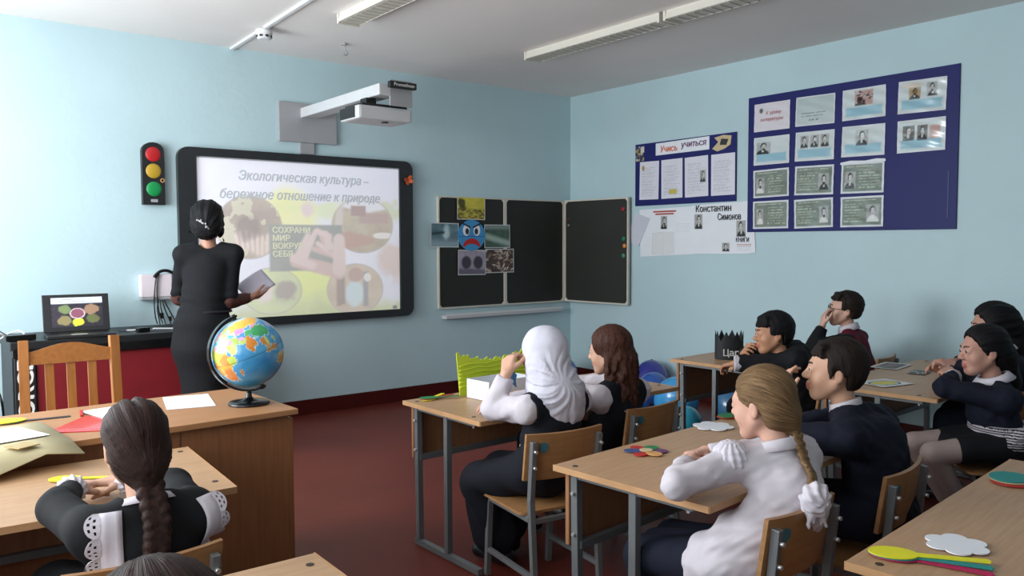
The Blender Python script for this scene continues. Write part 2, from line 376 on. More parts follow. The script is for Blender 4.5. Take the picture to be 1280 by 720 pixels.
def slide_fn(u, v):
    P = lambda h: np.ones(u.shape + (3,)) * hexes(h)
    n1 = fbm(u, v * 0.7, 5, 3); n2 = fbm(u, v * 0.7, 14, 9)
    c = mixc(P('#f0f0fa'), P('#dfe2f2'), n1)
    c = mixc(c, P('#f3f1a4'), soft(ell(u, v, 0.45, 0.66, 0.12, 0.16) + 0.8 * (n1 - 0.5), 0.5) * 0.9)
    c = mixc(c, P('#f2ef9c'), soft(ell(u, v, 0.36, 0.70, 0.07, 0.11) + 1.0 * (n2 - 0.5), 0.4) * 0.8)
    c = mixc(c, P('#e7ef8c'), soft(ell(u, v, 0.50, 0.14, 0.13, 0.22) + 0.7 * (n1 - 0.5), 0.4))
    c = mixc(c, P('#dde7a2'), soft(ell(u, v, 0.60, 0.70, 0.30, 0.05) + 2.2 * (n2 - 0.5), 0.6) * 0.7)
    c = mixc(c, P('#e2c6d2'), soft(ell(u, v, 0.50, 0.70, 0.03, 0.05), 0.8) * 0.8)
    c = mixc(c, P('#d9b9a0'), soft(ell(u, v, 0.98, 0.35, 0.10, 0.12) + 1.2 * (n2 - 0.5), 0.6) * 0.7)
    c = mixc(c, P('#cfd79c'), soft(v - 0.09 + 0.25 * (n1 - 0.5), 0.12) * 0.9)
    c = mixc(c, P('#bcc487'), soft(v - 0.04 + 0.1 * (n2 - 0.5), 0.05) * 0.6)
    c = mixc(c, P('#cbd3a0'), soft(ell(u, v, 0.95, 0.70, 0.09, 0.07) + 1.6 * (n2 - 0.5), 0.5) * 0.8)
    def photo(c, cx, cy, rx, ry, fn, edge='#b3a89c'):
        d = ell(u, v, cx, cy, rx, ry); k = soft(d, 0.03)
        c = mixc(c, fn(), k)
        return mixc(c, P(edge), soft(np.abs(d) - 0.025, 0.03) * 0.6)
    def earth():
        a = mixc(P('#c3b29b'), P('#8f7a6a'), fbm(u, v, 9, 21)); a = mixc(a, P('#d9d7b4'), (n2 > 0.58) * 0.7)
        for k in range(9):
            x0 = 0.17 + 0.022 * k; d = np.abs(u - x0 - (v - 0.46) * (0.14 * (k - 4) * 0.25)) - 0.008
            a = mixc(a, P('#e6cfc2'), soft(d, 0.01) * soft(np.abs(v - 0.48 - 0.02 * math.sin(k)) - 0.065, 0.03))
        a = mixc(a, P('#6d5a4d'), soft(ell(u, v, 0.22, 0.58, 0.05, 0.07) + (n2 - 0.5), 0.5) * 0.7)
        return a
    def house():
        a = mixc(P('#c9c19f'), P('#a58d76'), fbm(u, v, 12, 31))
        a = mixc(a, P('#e7e7ee'), soft(0.69 - v + 0.06 * np.abs(u - 0.82) * 4, 0.02)); a = mixc(a, P('#b3958a'), soft(np.maximum(np.abs(u - 0.85) - 0.08, np.abs(v - 0.65) - 0.035), 0.01))
        a = mixc(a, P('#a37f78'), soft(np.maximum(np.abs(u - 0.765) - 0.04, np.abs(v - 0.70) - 0.035), 0.01)); a = mixc(a, P('#d8ccc4'), soft(np.abs(u - 0.66 - 0.05 * (v - 0.6)) - 0.02, 0.015) * 0.8)
        a = mixc(a, P('#ece6de'), soft(ell(u, v, 0.90, 0.53, 0.06, 0.022), 0.2)); a = mixc(a, P('#b98873'), soft(ell(u, v, 0.74, 0.50, 0.10, 0.05) + n2 - 0.5, 0.4) * 0.8)
        return a
    def people():
        a = mixc(P('#dccbb2'), P('#bba98f'), fbm(u, v, 8, 41)); a = mixc(a, P('#cfe0e2'), soft(ell(u, v, 0.74, 0.13, 0.05, 0.09), 0.3))
        for x0, w_, h_, cc in ((0.655, 0.012, 0.11, '#9a7d6a'), (0.675, 0.012, 0.10, '#8c7a72'), (0.80, 0.013, 0.12, '#8b8f97')):
            a = mixc(a, P(cc), soft(np.maximum(np.abs(u - x0) - w_, np.abs(v - 0.16) - h_), 0.012) * 0.9)
        a = mixc(a, P('#b78d80'), soft(ell(u, v, 0.745, 0.26, 0.04, 0.05), 0.3) * 0.8)
        return mixc(a, P('#e9e6e0'), soft(ell(u, v, 0.81, 0.24, 0.02, 0.03), 0.3))
    def field():
        a = mixc(P('#d9e3a6'), P('#b9c39a'), fbm(u, v, 7, 51)); a = mixc(a, P('#e4d8cf'), soft(ell(u, v, 0.29, 0.17, 0.05, 0.07) + n2 - 0.5, 0.5)); return mixc(a, P('#a59a8a'), soft(ell(u, v, 0.38, 0.16, 0.06, 0.06) + 1.5 * (n2 - 0.5), 0.5))
    c = photo(c, 0.225, 0.58, 0.150, 0.20, earth); c = photo(c, 0.79, 0.60, 0.165, 0.190, house)
    c = photo(c, 0.325, 0.17, 0.140, 0.150, field); c = photo(c, 0.745, 0.16, 0.150, 0.175, people)
    # dark card with two cupped hands
    d = np.maximum(np.abs(u - 0.495) - 0.182, np.abs(v - 0.448) - 0.152); c = mixc(c, mixc(P('#7f857a'), P('#95998d'), n2), soft(d, 0.012))
    def stroke(c, x0, y0, x1, y1, r0, r1, cc):
        t = np.clip(((u - x0) * (x1 - x0) + (v - y0) * (y1 - y0)) / ((x1 - x0) ** 2 + (y1 - y0) ** 2), 0, 1)
        return mixc(c, P(cc), soft(np.hypot(u - x0 - t * (x1 - x0), (v - y0 - t * (y1 - y0)) * 0.72) - (r0 + (r1 - r0) * t), 0.012))
    sk, sk2 = '#dcc6bf', '#cfb2a8'
    c = stroke(c, 0.44, 0.36, 0.66, 0.28, 0.03, 0.035, sk2)
    for a in ((0.45, 0.38, 0.50, 0.53), (0.48, 0.40, 0.54, 0.555), (0.60, 0.52, 0.55, 0.56)): c = stroke(c, *a, 0.024, 0.013, sk)
    for k in range(4): c = stroke(c, 0.64 - 0.01 * k, 0.40 + 0.02 * k, 0.53 + 0.02 * k, 0.44 + 0.035 * k, 0.022, 0.012, sk if k % 2 else sk2)
    c = stroke(c, 0.66, 0.30, 0.66, 0.50, 0.035, 0.03, sk); c = stroke(c, 0.43, 0.38, 0.52, 0.33, 0.02, 0.02, sk)
    c = mixc(c, P('#3a3a40'), soft(np.maximum(np.abs(u - 0.945) - 0.03, np.abs(v - 0.02) - 0.012) + 0.02 * (n2 > 0.55), 0.006))
    return mixc(c, P('#eceaee'), np.full(u.shape, 0.30)) * 0.80
sl = print_grid('projected_slide', SW, SH, 300, 214, slide_fn, M['slide'], wb, Matrix.Translation((0.012, -0.008, 0.0345)))
def st(body, u, v, h, m, wd, **k): text(body, h, m, sl, Matrix.Translation(((u - 0.5) * SW, (v - 0.5) * SH, 0.0008)), 'slide_lettering', width=wd, **k)
st('Экологическая культура –', 0.497, 0.902, 0.098, M['greyink'], 1.07, bold=0.003, shear=0.25)
st('бережное отношение к природе', 0.486, 0.785, 0.098, M['greyink'], 1.31, bold=0.003, shear=0.25)
for i, wd in enumerate(('СОХРАНИ', 'МИР', 'ВОКРУГ', 'СЕБЯ')):
    text(wd, 0.062, M['slideyellow'], sl, Matrix.Translation(((0.328 - 0.5) * SW, (0.562 - 0.0515 * i - 0.5) * SH, 0.0008)), 'slide_lettering', align='LEFT', bold=0.0025)
# butterfly clipped to the frame
bf = thing('paper_butterfly', 'small orange paper butterfly stuck on the upper right of the whiteboard frame', 'decoration', mx=wall_frame('front', 3.552, 1.868, 0.062))
for s, a in ((1, 35), (1, -40), (-1, 35), (-1, -40)):
    ww = MB().prism([(0.026 * math.cos(t) * (1 if a > 0 else 0.8) + 0.026, 0.017 * math.sin(t)) for t in np.linspace(0, 2 * math.pi, 12, endpoint=False)], 0, 0.002)
    ww.obj('wing', M['orange'], bf, mx=Matrix.Rotation(math.radians((a if s > 0 else 180 - a) + 25), 4, 'Z') @ Matrix.Rotation(math.radians(-25), 4, 'Y'))
MB().sph((0, 0, 0.003), 0.006, (0.7, 3.2, 0.7)).obj('body', M['ink'], bf)

# ------------------------------------------------------------------ projector on its wall arm
pj = thing('projector_mount', 'grey wall plate with long horizontal boom arm above the whiteboard', 'projector mount', mx=wall_frame('front', 2.69, 2.27))
MB().box((0.475, 0.30, 0.03), (0, 0, 0.015), None, 0.004).obj('wall_plate', M['grey'], pj)
MB().box((0.115, 0.086, 0.022), (-0.01, -0.194, 0.011), None, 0.002).obj('cable_cover', M['grey'], pj)
MB().box((0.13, 0.075, 1.24), (0.0, 0.075, 0.64), None, 0.008).obj('boom', M['lightgrey'], pj)
MB().box((0.17, 0.17, 0.012), (0.10, 0.06, 1.255), None, 0.003).obj('end_plate', M['grey'], pj)
pr = thing('projector', 'short white and dark grey projector hung under the end of the boom arm', 'projector', mx=wall_frame('front', 2.69, 2.27))
b = MB().box((0.40, 0.09, 0.27), (0.005, -0.075, 1.09), None, 0.018); b.obj('body', M['lightgrey'], pr)
MB().box((0.012, 0.07, 0.20), (-0.197, -0.073, 1.07), None, 0.002).obj('side_grille', M['black'], pr)
MB().box((0.34, 0.02, 0.24), (0.01, -0.022, 1.08), None, 0.004).obj('top_bracket', M['black'], pr)
MB().box((0.075, 0.045, 0.09), (-0.06, 0.01, 1.10), None, 0.006).obj('hanger', M['blackgloss'], pr)
MB().cyl((0.03, -0.122, 1.16), (0.03, -0.13, 1.16), 0.022).obj('lens', M['blackgloss'], pr)
tb = MB(); 
for k in range(3): tb.tube(catmull([(0.07 + 0.025 * k, -0.01, 1.16), (0.092 + 0.02 * k, 0.05, 1.19), (0.125 + 0.015 * k, 0.03, 1.19), (0.13, -0.02, 1.16)]), 0.008)
tb.obj('cable_loop', M['black'], pr)
bb = MB().box((0.20, 0.042, 0.035), (0.085, 0.105, 1.30), None, 0.004).obj('name_bar', M['black'], pr)
text('Promethean', 0.032, M['whiteink'], bb, Matrix.Translation((0.09, 0.105, 1.3185)), 'lettering', width=0.155, bold=0.0006)

# ------------------------------------------------------------------ traffic light, wall box
tl = thing('toy_traffic_light', 'black model traffic light with red, yellow and green discs on the pale wall', 'traffic light', mx=wall_frame('front', 1.54, 1.825))
pts = [(-0.072, -0.213), (0.072, -0.213)] + [(0.072 * math.cos(a), 0.155 + 0.06 * math.sin(a)) for a in np.linspace(0, math.pi, 9)]
MB().prism(pts, 0, 0.05).obj('housing', M['black'], tl)
for z, nm, c in ((0.132, 'red_lamp', '#b01c22'), (0.018, 'yellow_lamp', '#b3922a'), (-0.105, 'green_lamp', '#118a48')):
    MB().lathe([(0.001, 0.058), (0.03, 0.057), (0.048, 0.052), (0.052, 0.049)][::-1], c=(0, z, 0)).obj(nm, mat(nm, c, 0.4), tl)
MB().tube([(0.056 + 0.012 * math.cos(a), -0.045 + 0.012 * math.sin(a), 0.054) for a in np.linspace(0, 2 * math.pi, 12, endpoint=False)], 0.003, closed=True).obj('ring', M['tan'], tl)
MB().box((0.045, 0.02, 0.002), (0, -0.185, 0.05)).obj('small_plate', M['grey'], tl)
wx = thing('cable_box', 'pale pinkish square wall box with black cables hung over it', 'wall box', mx=wall_frame('front', 1.537, 1.045))
MB().box((0.205, 0.155, 0.06), (0, 0.01, 0.03), None, 0.006).obj('cover', mat('box_cover', '#dfd2d8', 0.5), wx)
MB().box((0.205, 0.02, 0.062), (0, -0.078, 0.031), None, 0.004).obj('lower_rim', M['grey'], wx)
cb = thing('black_cables', 'bundle of thin black leads hanging from the wall box to the media table', 'cables', mx=wall_frame('front', 1.537, 1.045))
for k in range(6):
    x0 = -0.012 + 0.012 * k
    q = [(x0 + 0.02, 0.094, 0.04), (x0 + 0.015, 0.095, 0.068), (x0, 0.03, 0.072), (x0 + 0.01 * k - 0.01, -0.09, 0.071), (x0 + 0.018 * k, -0.20, 0.05), (x0 + 0.02 * k + 0.01, -0.255, 0.06 + 0.01 * k)] if k < 2 else [(x0, -0.095, 0.05), (x0 + 0.012 * (k - 3), -0.15, 0.06), (x0 + 0.02 * (k - 2), -0.22, 0.05), (x0 + 0.025 * (k - 2), -0.258, 0.07)]
    MB().tube(catmull(q), 0.0042, 6).obj('lead', M['blackgloss'], cb)
MB().tube(catmull([(-0.02, 0.07, 0.074), (0.02, 0.105, 0.066), (0.07, 0.112, 0.05), (0.125, 0.09, 0.04)]), 0.011, 8).obj('thick_lead', M['blackgloss'], cb)
MB().box((0.022, 0.04, 0.02), (0.03, -0.20, 0.055), None, 0.003).obj('plug', M['blackgloss'], cb)
MB().box((0.016, 0.034, 0.018), (0.085, -0.225, 0.055), None, 0.003).obj('plug', M['blackgloss'], cb)

# ------------------------------------------------------------------ chalkboard of three leaves
ch = thing('folding_chalkboard', 'dark green folding chalkboard in cream frames with right leaf swung round the corner', 'chalkboard', mx=wall_frame('front', 0, 0))
def leaf(nm, w_, h_, mx):
    o = ring(MB(), w_, h_, 0.012, 0.014, 0.004, 0.03).obj(nm + '_frame', M['cream'], ch, mx=mx)
    MB().box((w_ - 0.03, h_ - 0.03, 0.012), (0, 0, 0.014)).obj(nm + '_surface', M['chalk'], o)
    for sx in (-1, 1):
        for sy in (-1, 1): MB().prism([(sx * (w_ / 2 - 0.012), sy * (h_ / 2 - 0.012)), (sx * (w_ / 2 - 0.042), sy * (h_ / 2 - 0.012)), (sx * (w_ / 2 - 0.012), sy * (h_ / 2 - 0.042))][::sx * sy], 0.02, 0.026).obj('corner_piece', M['cream'], o)
    return o
leaf('left_board', 0.738, 0.99, Matrix.Translation((4.241, 1.259, 0))); leaf('middle_board', 0.730, 0.99, Matrix.Translation((4.978, 1.259, 0)))
# the right leaf hangs on hinges at the corner, a hand's breadth off the right wall
MB().box((0.016, 0.96, 0.016), (5.353, 1.259, 0.032), None, 0.003).obj('hinge', M['cream'], ch)
ang = math.atan2(5.432 - 5.372, 0.80)
leaf('right_board', 0.80, 0.985, Matrix.Translation((5.361, 1.262, 0.035)) @ Matrix.Rotation(-math.radians(90) + ang, 4, 'Y') @ Matrix.Translation((0.40, 0, -0.005)))
MB().box((1.36, 0.03, 0.07), (4.60, 0.692, 0.038), None, 0.004).obj('chalk_tray', M['lightgrey'], ch)
MB().box((1.36, 0.018, 0.004), (4.60, 0.712, 0.073)).obj('tray_lip', M['white'], ch)

# photographs on the chalkboard
def leafy(seed, a, b, c3, f=5):
    def fn(u, v):
        P = lambda h: np.ones(u.shape + (3,)) * hexes(h)
        n = fbm(u, v, f, seed); q = mixc(P(a), P(b), np.clip((n - 0.25) * 2, 0, 1))
        return mixc(q, P(c3), np.clip((fbm(u, v, f * 2.3, seed + 5) - 0.58) * 6, 0, 1))
    return fn
def bordered(fn, bc='#cfd2d0', t=0.03):
    def g(u, v):
        c = fn(u, v); P = np.ones(u.shape + (3,)) * hexes(bc)
        return mixc(c, P, ((u < t) | (u > 1 - t) | (v < t * 1.3) | (v > 1 - t * 1.3)).astype(float))
    return g
def f_dump(u, v):
    P = lambda h: np.ones(u.shape + (3,)) * hexes(h)
    c = mixc(P('#b6a62a'), P('#e0d55a'), fbm(u, v, 3, 1)); g = mixc(P('#5a4f14'), P('#c4b84a'), np.clip((fbm(u, v, 13, 2) - 0.3) * 2.4, 0, 1))
    c = mixc(c, g, soft(v - 0.48, 0.06)); c = mixc(c, P('#4d4a12'), soft(ell(u, v, 0.16, 0.72, 0.12, 0.2) + 0.6 * (fbm(u, v, 9, 4) - 0.5), 0.3)); return mixc(c, P('#3f3a10'), soft(ell(u, v, 0.2, 0.5, 0.13, 0.13), 0.2) * 0.8)
def f_smoke(u, v):
    P = lambda h: np.ones(u.shape + (3,)) * hexes(h)
    c = mixc(P('#38505a'), P('#6d8b93'), fbm(u, v, 4, 11)); c = mixc(c, P('#b9cdd2'), soft(ell(u, v, 0.55, 0.62, 0.12, 0.3) + 0.7 * (fbm(u, v, 6, 12) - 0.5), 0.6)); c = mixc(c, P('#24353b'), soft(np.abs(v - 0.62 - 0.15 * (u - 0.5)) - 0.06, 0.1) * (u < 0.5)); return mixc(c, P('#8fa6b0'), soft(v - 0.3, 0.25) * 0.8)
def f_river(u, v):
    P = lambda h: np.ones(u.shape + (3,)) * hexes(h)
    c = mixc(P('#2c4238'), P('#55705f'), fbm(u, v, 7, 13)); c = mixc(c, P('#9fb5a8'), soft(np.abs(v - 0.35 + 0.35 * (u - 0.5)) - 0.12, 0.15)); return mixc(c, P('#8a9a94'), soft(0.8 - v, 0.1) * 0.7)
def f_tunnel(u, v):
    P = lambda h: np.ones(u.shape + (3,)) * hexes(h)
    c = mixc(P('#8b8092'), P('#b3a9b6'), fbm(u, v, 5, 15)); 
    for cx in (0.3, 0.72): c = mixc(c, P('#3c3542'), soft(ell(u, v, cx, 0.5, 0.17, 0.26), 0.3))
    return mixc(c, P('#4f4757'), soft(v - 0.25 + 0.1 * (fbm(u, v, 8, 3) - .5), 0.1) * 0.8)
def f_fish(u, v):
    P = lambda h: np.ones(u.shape + (3,)) * hexes(h)
    c = mixc(P('#2e211d'), P('#54413a'), fbm(u, v, 10, 17)); rng = np.random.RandomState(4)
    for k in range(60):
        x0, y0, a = rng.rand(), rng.rand(), rng.rand() * 3.1; dx = (u - x0) * math.cos(a) + (v - y0) * math.sin(a); dy = -(u - x0) * math.sin(a) + (v - y0) * math.cos(a)
        c = mixc(c, P(['#b7a596', '#8f7464', '#d3c2b4', '#6d5548'][k % 4]), soft(np.hypot(dx / 0.10, dy / 0.028) - 1, 0.3))
    return c
for nm, lab, x, z, w_, h_, fn in (
    ('photo_print', 'yellow-tinted photograph of a littered field at the top of the chalkboard', 4.223, 1.652, 0.307, 0.203, f_dump),
    ('photo_print', 'blue-grey smoky photograph overhanging the left edge of the chalkboard', 3.938, 1.412, 0.292, 0.213, f_smoke),
    ('photo_print', 'green-grey river photograph right of the blue paper face', 4.514, 1.403, 0.295, 0.213, f_river),
    ('photo_print', 'purple-grey photograph of two dark pipes below the blue paper face', 4.228, 1.168, 0.305, 0.225, f_tunnel),
    ('photo_print', 'brown photograph of heaped fish on the board seam', 4.541, 1.178, 0.330, 0.220, f_fish)):
    o = print_grid(nm, w_, h_, 64, 46, bordered(fn), M['print'], None, wall_frame('front', x, z, 0.0335) @ Matrix.Rotation(math.radians(random.uniform(-1, 1)), 4, 'Z'))
    tag(o, lab, 'photograph', 'photographs on the chalkboard')
fa = thing('paper_planet', 'blue paper oval face with angry eyes and drooping red mouth on the chalkboard', 'paper face', mx=wall_frame('front', 4.222, 1.411, 0.036))
EL = lambda rx, ry, cx=0, cy=0, n=28: [(cx + rx * math.cos(a), cy + ry * math.sin(a)) for a in np.linspace(0, 2 * math.pi, n, endpoint=False)]
MB().prism(EL(0.150, 0.138), 0, 0.002).obj('face_disc', mat('face_blue', '#3f8fc4', 0.6), fa)
for s in (-1, 1):
    e = MB().prism(EL(0.036, 0.050, 0.058 * s, 0.045), 0.002, 0.0035).obj('eye', M['whitepaper'], fa)
    MB().prism(EL(0.019, 0.028, 0.05 * s, 0.035), 0.0035, 0.0045).obj('pupil', M['ink'], e)
    MB().prism([(s * 0.012, 0.060), (s * 0.105, 0.102), (s * 0.108, 0.118), (s * 0.014, 0.078)][::s], 0.0035, 0.005).obj('eyebrow', M['ink'], fa)
mo = [(0.095 * math.cos(a), -0.105 + 0.078 * math.sin(a)) for a in np.linspace(0.05, math.pi - 0.05, 14)] + [(0.075 * math.cos(a), -0.108 + 0.032 * math.sin(a)) for a in np.linspace(math.pi - 0.15, 0.15, 10)]
MB().prism(mo, 0.002, 0.0035).obj('mouth', M['red'], fa)
MB().box((0.27, 0.005, 0.001), (0, -0.01, 0.0026)).obj('fold_line', M['bluecard'], fa)
# magnets on the right leaf
Rl = Matrix.Translation((5.361, 1.262, 0.035)) @ Matrix.Rotation(-math.radians(90) + ang, 4, 'Y')
for lab, c, u, v in (('round dark red magnet at the top right of the swung chalkboard leaf', '#a31f33', 0.735, 0.385), ('green round magnet above the orange one on the chalkboard leaf', '#1d7a55', 0.742, 0.115), ('orange round magnet at the edge of the swung chalkboard leaf', '#e08a3a', 0.752, 0.05), ('pale green round magnet below the orange one on the chalkboard leaf', '#4b8f6d', 0.742, -0.04), ('tiny red magnet near the hinge side of the chalkboard leaf', '#7c2a34', 0.05, 0.31), ('tiny pale magnet under the red one by the chalkboard hinge', '#9aa39c', 0.05, 0.25)):
    o = MB().lathe([(0.02 if u > 0.5 else 0.01, 0), (0.02 if u > 0.5 else 0.01, 0.006), (0.014 if u > 0.5 else 0.007, 0.009)], 14).obj('round_magnet', mat('magnet', c, 0.35))
    o.matrix_world = wall_frame('front', 0, 0) @ Rl @ Matrix.Translation((u, v, 0.0155)); tag(o, lab, 'magnet', 'magnets on the chalkboard leaf')

# ------------------------------------------------------------------ stands and posters on the right wall
def portrait(c, u, v, cx, cy, w_, h_, seed, dark=True, bgc='#b9b9b6', tone=None):
    """a small grey portrait print: backdrop, shoulders, head, hair"""
    P = lambda h: np.ones(u.shape + (3,)) * hexes(h); x = (u - cx) / w_; y = (v - cy) / h_
    rng = np.random.RandomState(seed); j = rng.uniform(-0.06, 0.06, 4)
    k = soft(np.maximum(np.abs(x), np.abs(y)) - 0.5, 0.04); a = mixc(P(bgc), P('#8d8d8a'), fbm(u, v, 9, seed))
    a = mixc(a, P('#26272a' if dark else '#d8d8d4'), soft(ell(x, y, j[0], -0.52, 0.46, 0.40), 0.15))
    a = mixc(a, P('#e3e3df'), soft(np.maximum(np.abs(x - j[0]) - 0.07, np.abs(y + 0.22) - 0.1), 0.05) * 0.9)
    a = mixc(a, P('#2a2a2c'), soft(ell(x, y, j[1] * 0.6, 0.17, 0.22, 0.27), 0.15))
    a = mixc(a, P(tone or '#c9c7c3'), soft(ell(x, y, j[1] * 0.6 + 0.02, 0.09, 0.165, 0.23), 0.15))
    for s in (-1, 1): a = mixc(a, P('#4a4848'), soft(ell(x, y, j[1] * 0.6 + 0.02 + 0.075 * s, 0.13, 0.045, 0.025), 0.5))
    a = mixc(a, P('#56504e'), soft(ell(x, y, j[1] * 0.6 + 0.02, -0.03, 0.07, 0.025), 0.5))
    if seed % 3 == 0: a = mixc(a, P('#3a3838'), soft(ell(x, y, j[1] * 0.6 + 0.02, -0.10, 0.12, 0.11), 0.2))
    return mixc(c, a, k)
def lines(c, u, v, u0, u1, v0, v1, n, col, st=0.8, seed=0):
    P = np.ones(u.shape + (3,)) * hexes(col); t = (v - v0) / (v1 - v0) * n; f = t - np.floor(t)
    rng = np.random.RandomState(seed); ln = rng.uniform(0.65, 1, n + 2)[np.clip(np.floor(t).astype(int), 0, n)]
    k = (f > 0.3) & (f < 0.68) & (u > u0) & (u < u0 + (u1 - u0) * ln) & (v > v0) & (v < v1); gap = noise(u * 3, np.floor(t), 17, seed) > 0.28
    return mixc(c, P, (k & gap) * st)
def glare(c, u, v, segs, amt=0.8):
    P = np.ones(u.shape + (3,))
    for x0, y0, x1, y1, r in segs:
        t = np.clip(((u - x0) * (x1 - x0) + (v - y0) * (y1 - y0)) / ((x1 - x0) ** 2 + (y1 - y0) ** 2), 0, 1); c = mixc(c, P * hexes('#e9efef'), soft(np.hypot(u - x0 - t * (x1 - x0), v - y0 - t * (y1 - y0)) - r, 0.03) * amt)
    return c
PP = lambda u, h: np.ones(u.shape + (3,)) * hexes(h)
def edged(c, u, v, t=0.035, col='#d8dade'): return mixc(c, PP(u, col), ((u < t) | (u > 1 - t) | (v < t * 1.3) | (v > 1 - t * 1.3)).astype(float))
st1 = thing('display_stand', 'large dark blue wall stand holding rows of filmed sheets', 'display board', mx=wall_frame('right', 3.112, 1.943))
MB().box((1.575, 1.045, 0.012), (0, 0, 0.007), None, 0.002).obj('board', M['blue'], st1)
MB().box((0.008, 0.30, 0.003), (0.735, -0.30, 0.0145)).obj('torn_film', M['bluecard'], st1)
def paleblue(u, v, band=0.42):
    c = mixc(PP(u, '#c3cfcf'), PP(u, '#d5dcdb'), fbm(u, v, 3, 6)); return mixc(c, PP(u, '#93bccb'), soft(np.maximum(np.abs(u - 0.5) - 0.42, np.abs(v - 0.26) - 0.14) + 0.05 * (fbm(u, v, 4, 8) - 0.5), 0.05))
def S1(u, v):
    c = PP(u, '#dcd6dc'); c = mixc(c, PP(u, '#5d6064'), soft(ell(u, v, 0.2, 0.74, 0.055, 0.09), 0.3)); return c
def S2(u, v):
    c = mixc(PP(u, '#c2cccb'), PP(u, '#b4c4c4'), v); c = lines(c, u, v, 0.16, 0.84, 0.28, 0.48, 2, '#5d6a6a', 0.8, 1); return edged(lines(c, u, v, 0.34, 0.68, 0.14, 0.25, 1, '#5d6a6a', 0.8, 2), u, v)
def S3(u, v):
    c = paleblue(u, v); c = mixc(c, mixc(PP(u, '#3b2a2c'), PP(u, '#b99a92'), (fbm(u, v, 9, 5) > 0.5) * 1.0), soft(np.maximum(np.abs(u - 0.5) - 0.21, np.abs(v - 0.68) - 0.24), 0.03)); return edged(c, u, v)
def S4(u, v):
    c = paleblue(u, v); c = portrait(c, u, v, 0.35, 0.60, 0.24, 0.36, 3, True, '#c9a45a', '#8a6a3a'); c = portrait(c, u, v, 0.71, 0.68, 0.22, 0.42, 6, True, '#c9cfcf'); return edged(mixc(c, PP(u, '#d9b58a'), soft(ell(u, v, 0.3, 0.85, 0.2, 0.07), 0.6) * 0.5), u, v)
def S5(u, v): return edged(portrait(paleblue(u, v), u, v, 0.28, 0.60, 0.40, 0.42, 9, True, '#c3cdcd'), u, v)
def S6(u, v):
    c = paleblue(u, v)
    for k, x in enumerate((0.24, 0.50, 0.76)): c = portrait(c, u, v, x, 0.66, 0.22, 0.42, 11 + k)
    return edged(c, u, v)
def S7(u, v): return edged(portrait(paleblue(u, v), u, v, 0.47, 0.60, 0.30, 0.50, 14, True, '#d2d8d8', '#dcdcd8'), u, v)
def S8(u, v):
    c = paleblue(u, v); c = portrait(c, u, v, 0.24, 0.60, 0.25, 0.46, 16, True, '#2f3032'); c = portrait(c, u, v, 0.53, 0.58, 0.22, 0.46, 17, True, '#4a4440'); return edged(mixc(c, mixc(PP(u, '#d6b9b2'), PP(u, '#b98f88'), fbm(u, v, 8, 3)), soft(np.maximum(np.abs(u - 0.79) - 0.11, np.abs(v - 0.58) - 0.2), 0.02)), u, v)
def olive(seed, px, side_l, wd=0.26):
    def fn(u, v):
        c = mixc(PP(u, '#5e6a5e'), PP(u, '#879284'), fbm(u, v, 4, seed)); a, b = (0.08, 0.60) if side_l else (0.42, 0.94)
        c = lines(c, u, v, a, b, 0.14, 0.80, 7, '#b9c3ae', 0.7, seed); c = lines(c, u, v, 0.12, 0.9, 0.83, 0.92, 1, '#c9d0ba', 0.8, seed + 1)
        return edged(portrait(c, u, v, px, 0.44, wd, 0.56, seed, seed % 2 == 0), u, v, 0.045)
    return fn
sheets = [
 (0, 0, S1, 'white sheet with red lettering, top row on the blue stand', 'К уроку'), (1, 0, S2, 'pale sheet of three grey text lines, top row on the blue stand', None),
 (2, 0, S3, 'sheet with one dark reddish photograph, top row on the blue stand', None), (3, 0, S4, 'sheet with a yellow portrait and a black ink portrait', None),
 (0, 1, S5, 'sheet with one dark seated figure under the red lettered sheet', None), (1, 1, S6, 'sheet with three grey portraits side by side in the second row', None),
 (2, 1, S7, 'pale sheet with a small faded portrait below the reddish photograph', None), (3, 1, S8, 'sheet with two dark portraits and a pink one above bare blue board', None),
 (0, 2, olive(21, 0.2, False, 0.24), 'olive sheet with pale round portrait, third row by the stand edge', None), (1, 2, olive(24, 0.75, True), 'olive sheet with a bearded man portrait, third row middle', None),
 (2, 2, olive(26, 0.22, False), 'olive sheet under a torn white top strip, third row', None), (0, 3, olive(29, 0.2, False, 0.2), 'green-grey bottom-row sheet partly behind the white poster', None),
 (1, 3, olive(33, 0.77, True, 0.24), 'green-grey bottom-row sheet with white-bearded portrait', None), (2, 3, olive(35, 0.76, True, 0.3), 'green-grey bottom-row sheet with a pale-shirted man', None)]
cxs = [3.687, 3.325, 2.955, 2.558]; czs = [2.300, 2.043, 1.793, 1.552]
for cI, rI, fn, lab, tx in sheets:
    z = czs[rI] - (0.005 if rI < 2 and cI == 3 else 0) - (.006 if (cI, rI) == (2, 2) else 0)
    o = print_grid('filmed_sheet', 0.312, 0.213, 56, 40, fn, M['film'], None, wall_frame('right', cxs[cI], z, 0.017) @ Matrix.Rotation(math.radians(random.uniform(-1.5, 1.5)), 4, 'Z'), curl=lambda u, v: 0.002 * np.sin(u * 9 + v * 7 + cI) * np.sin(v * 11 + rI))
    tag(o, lab, 'sheet', 'filmed sheets on the large blue stand')
    if cI == 0 and rI == 0:
        text('К уроку', 0.036, M['redink'], o, Matrix.Translation((0.015, 0.028, 0.004)), 'lettering', shear=0.2)
        text('литературы', 0.036, M['redink'], o, Matrix.Translation((0.0, -0.02, 0.004)), 'lettering', shear=0.2)
    if cI == 2 and rI == 2: MB().prism([(-0.165, 0.098), (0.165, 0.105), (0.162, 0.122), (0.1, 0.127), (0.02, 0.117), (-0.09, 0.123), (-0.163, 0.113)], 0.001, 0.003).obj('torn_strip', M['whitepaper'], o)
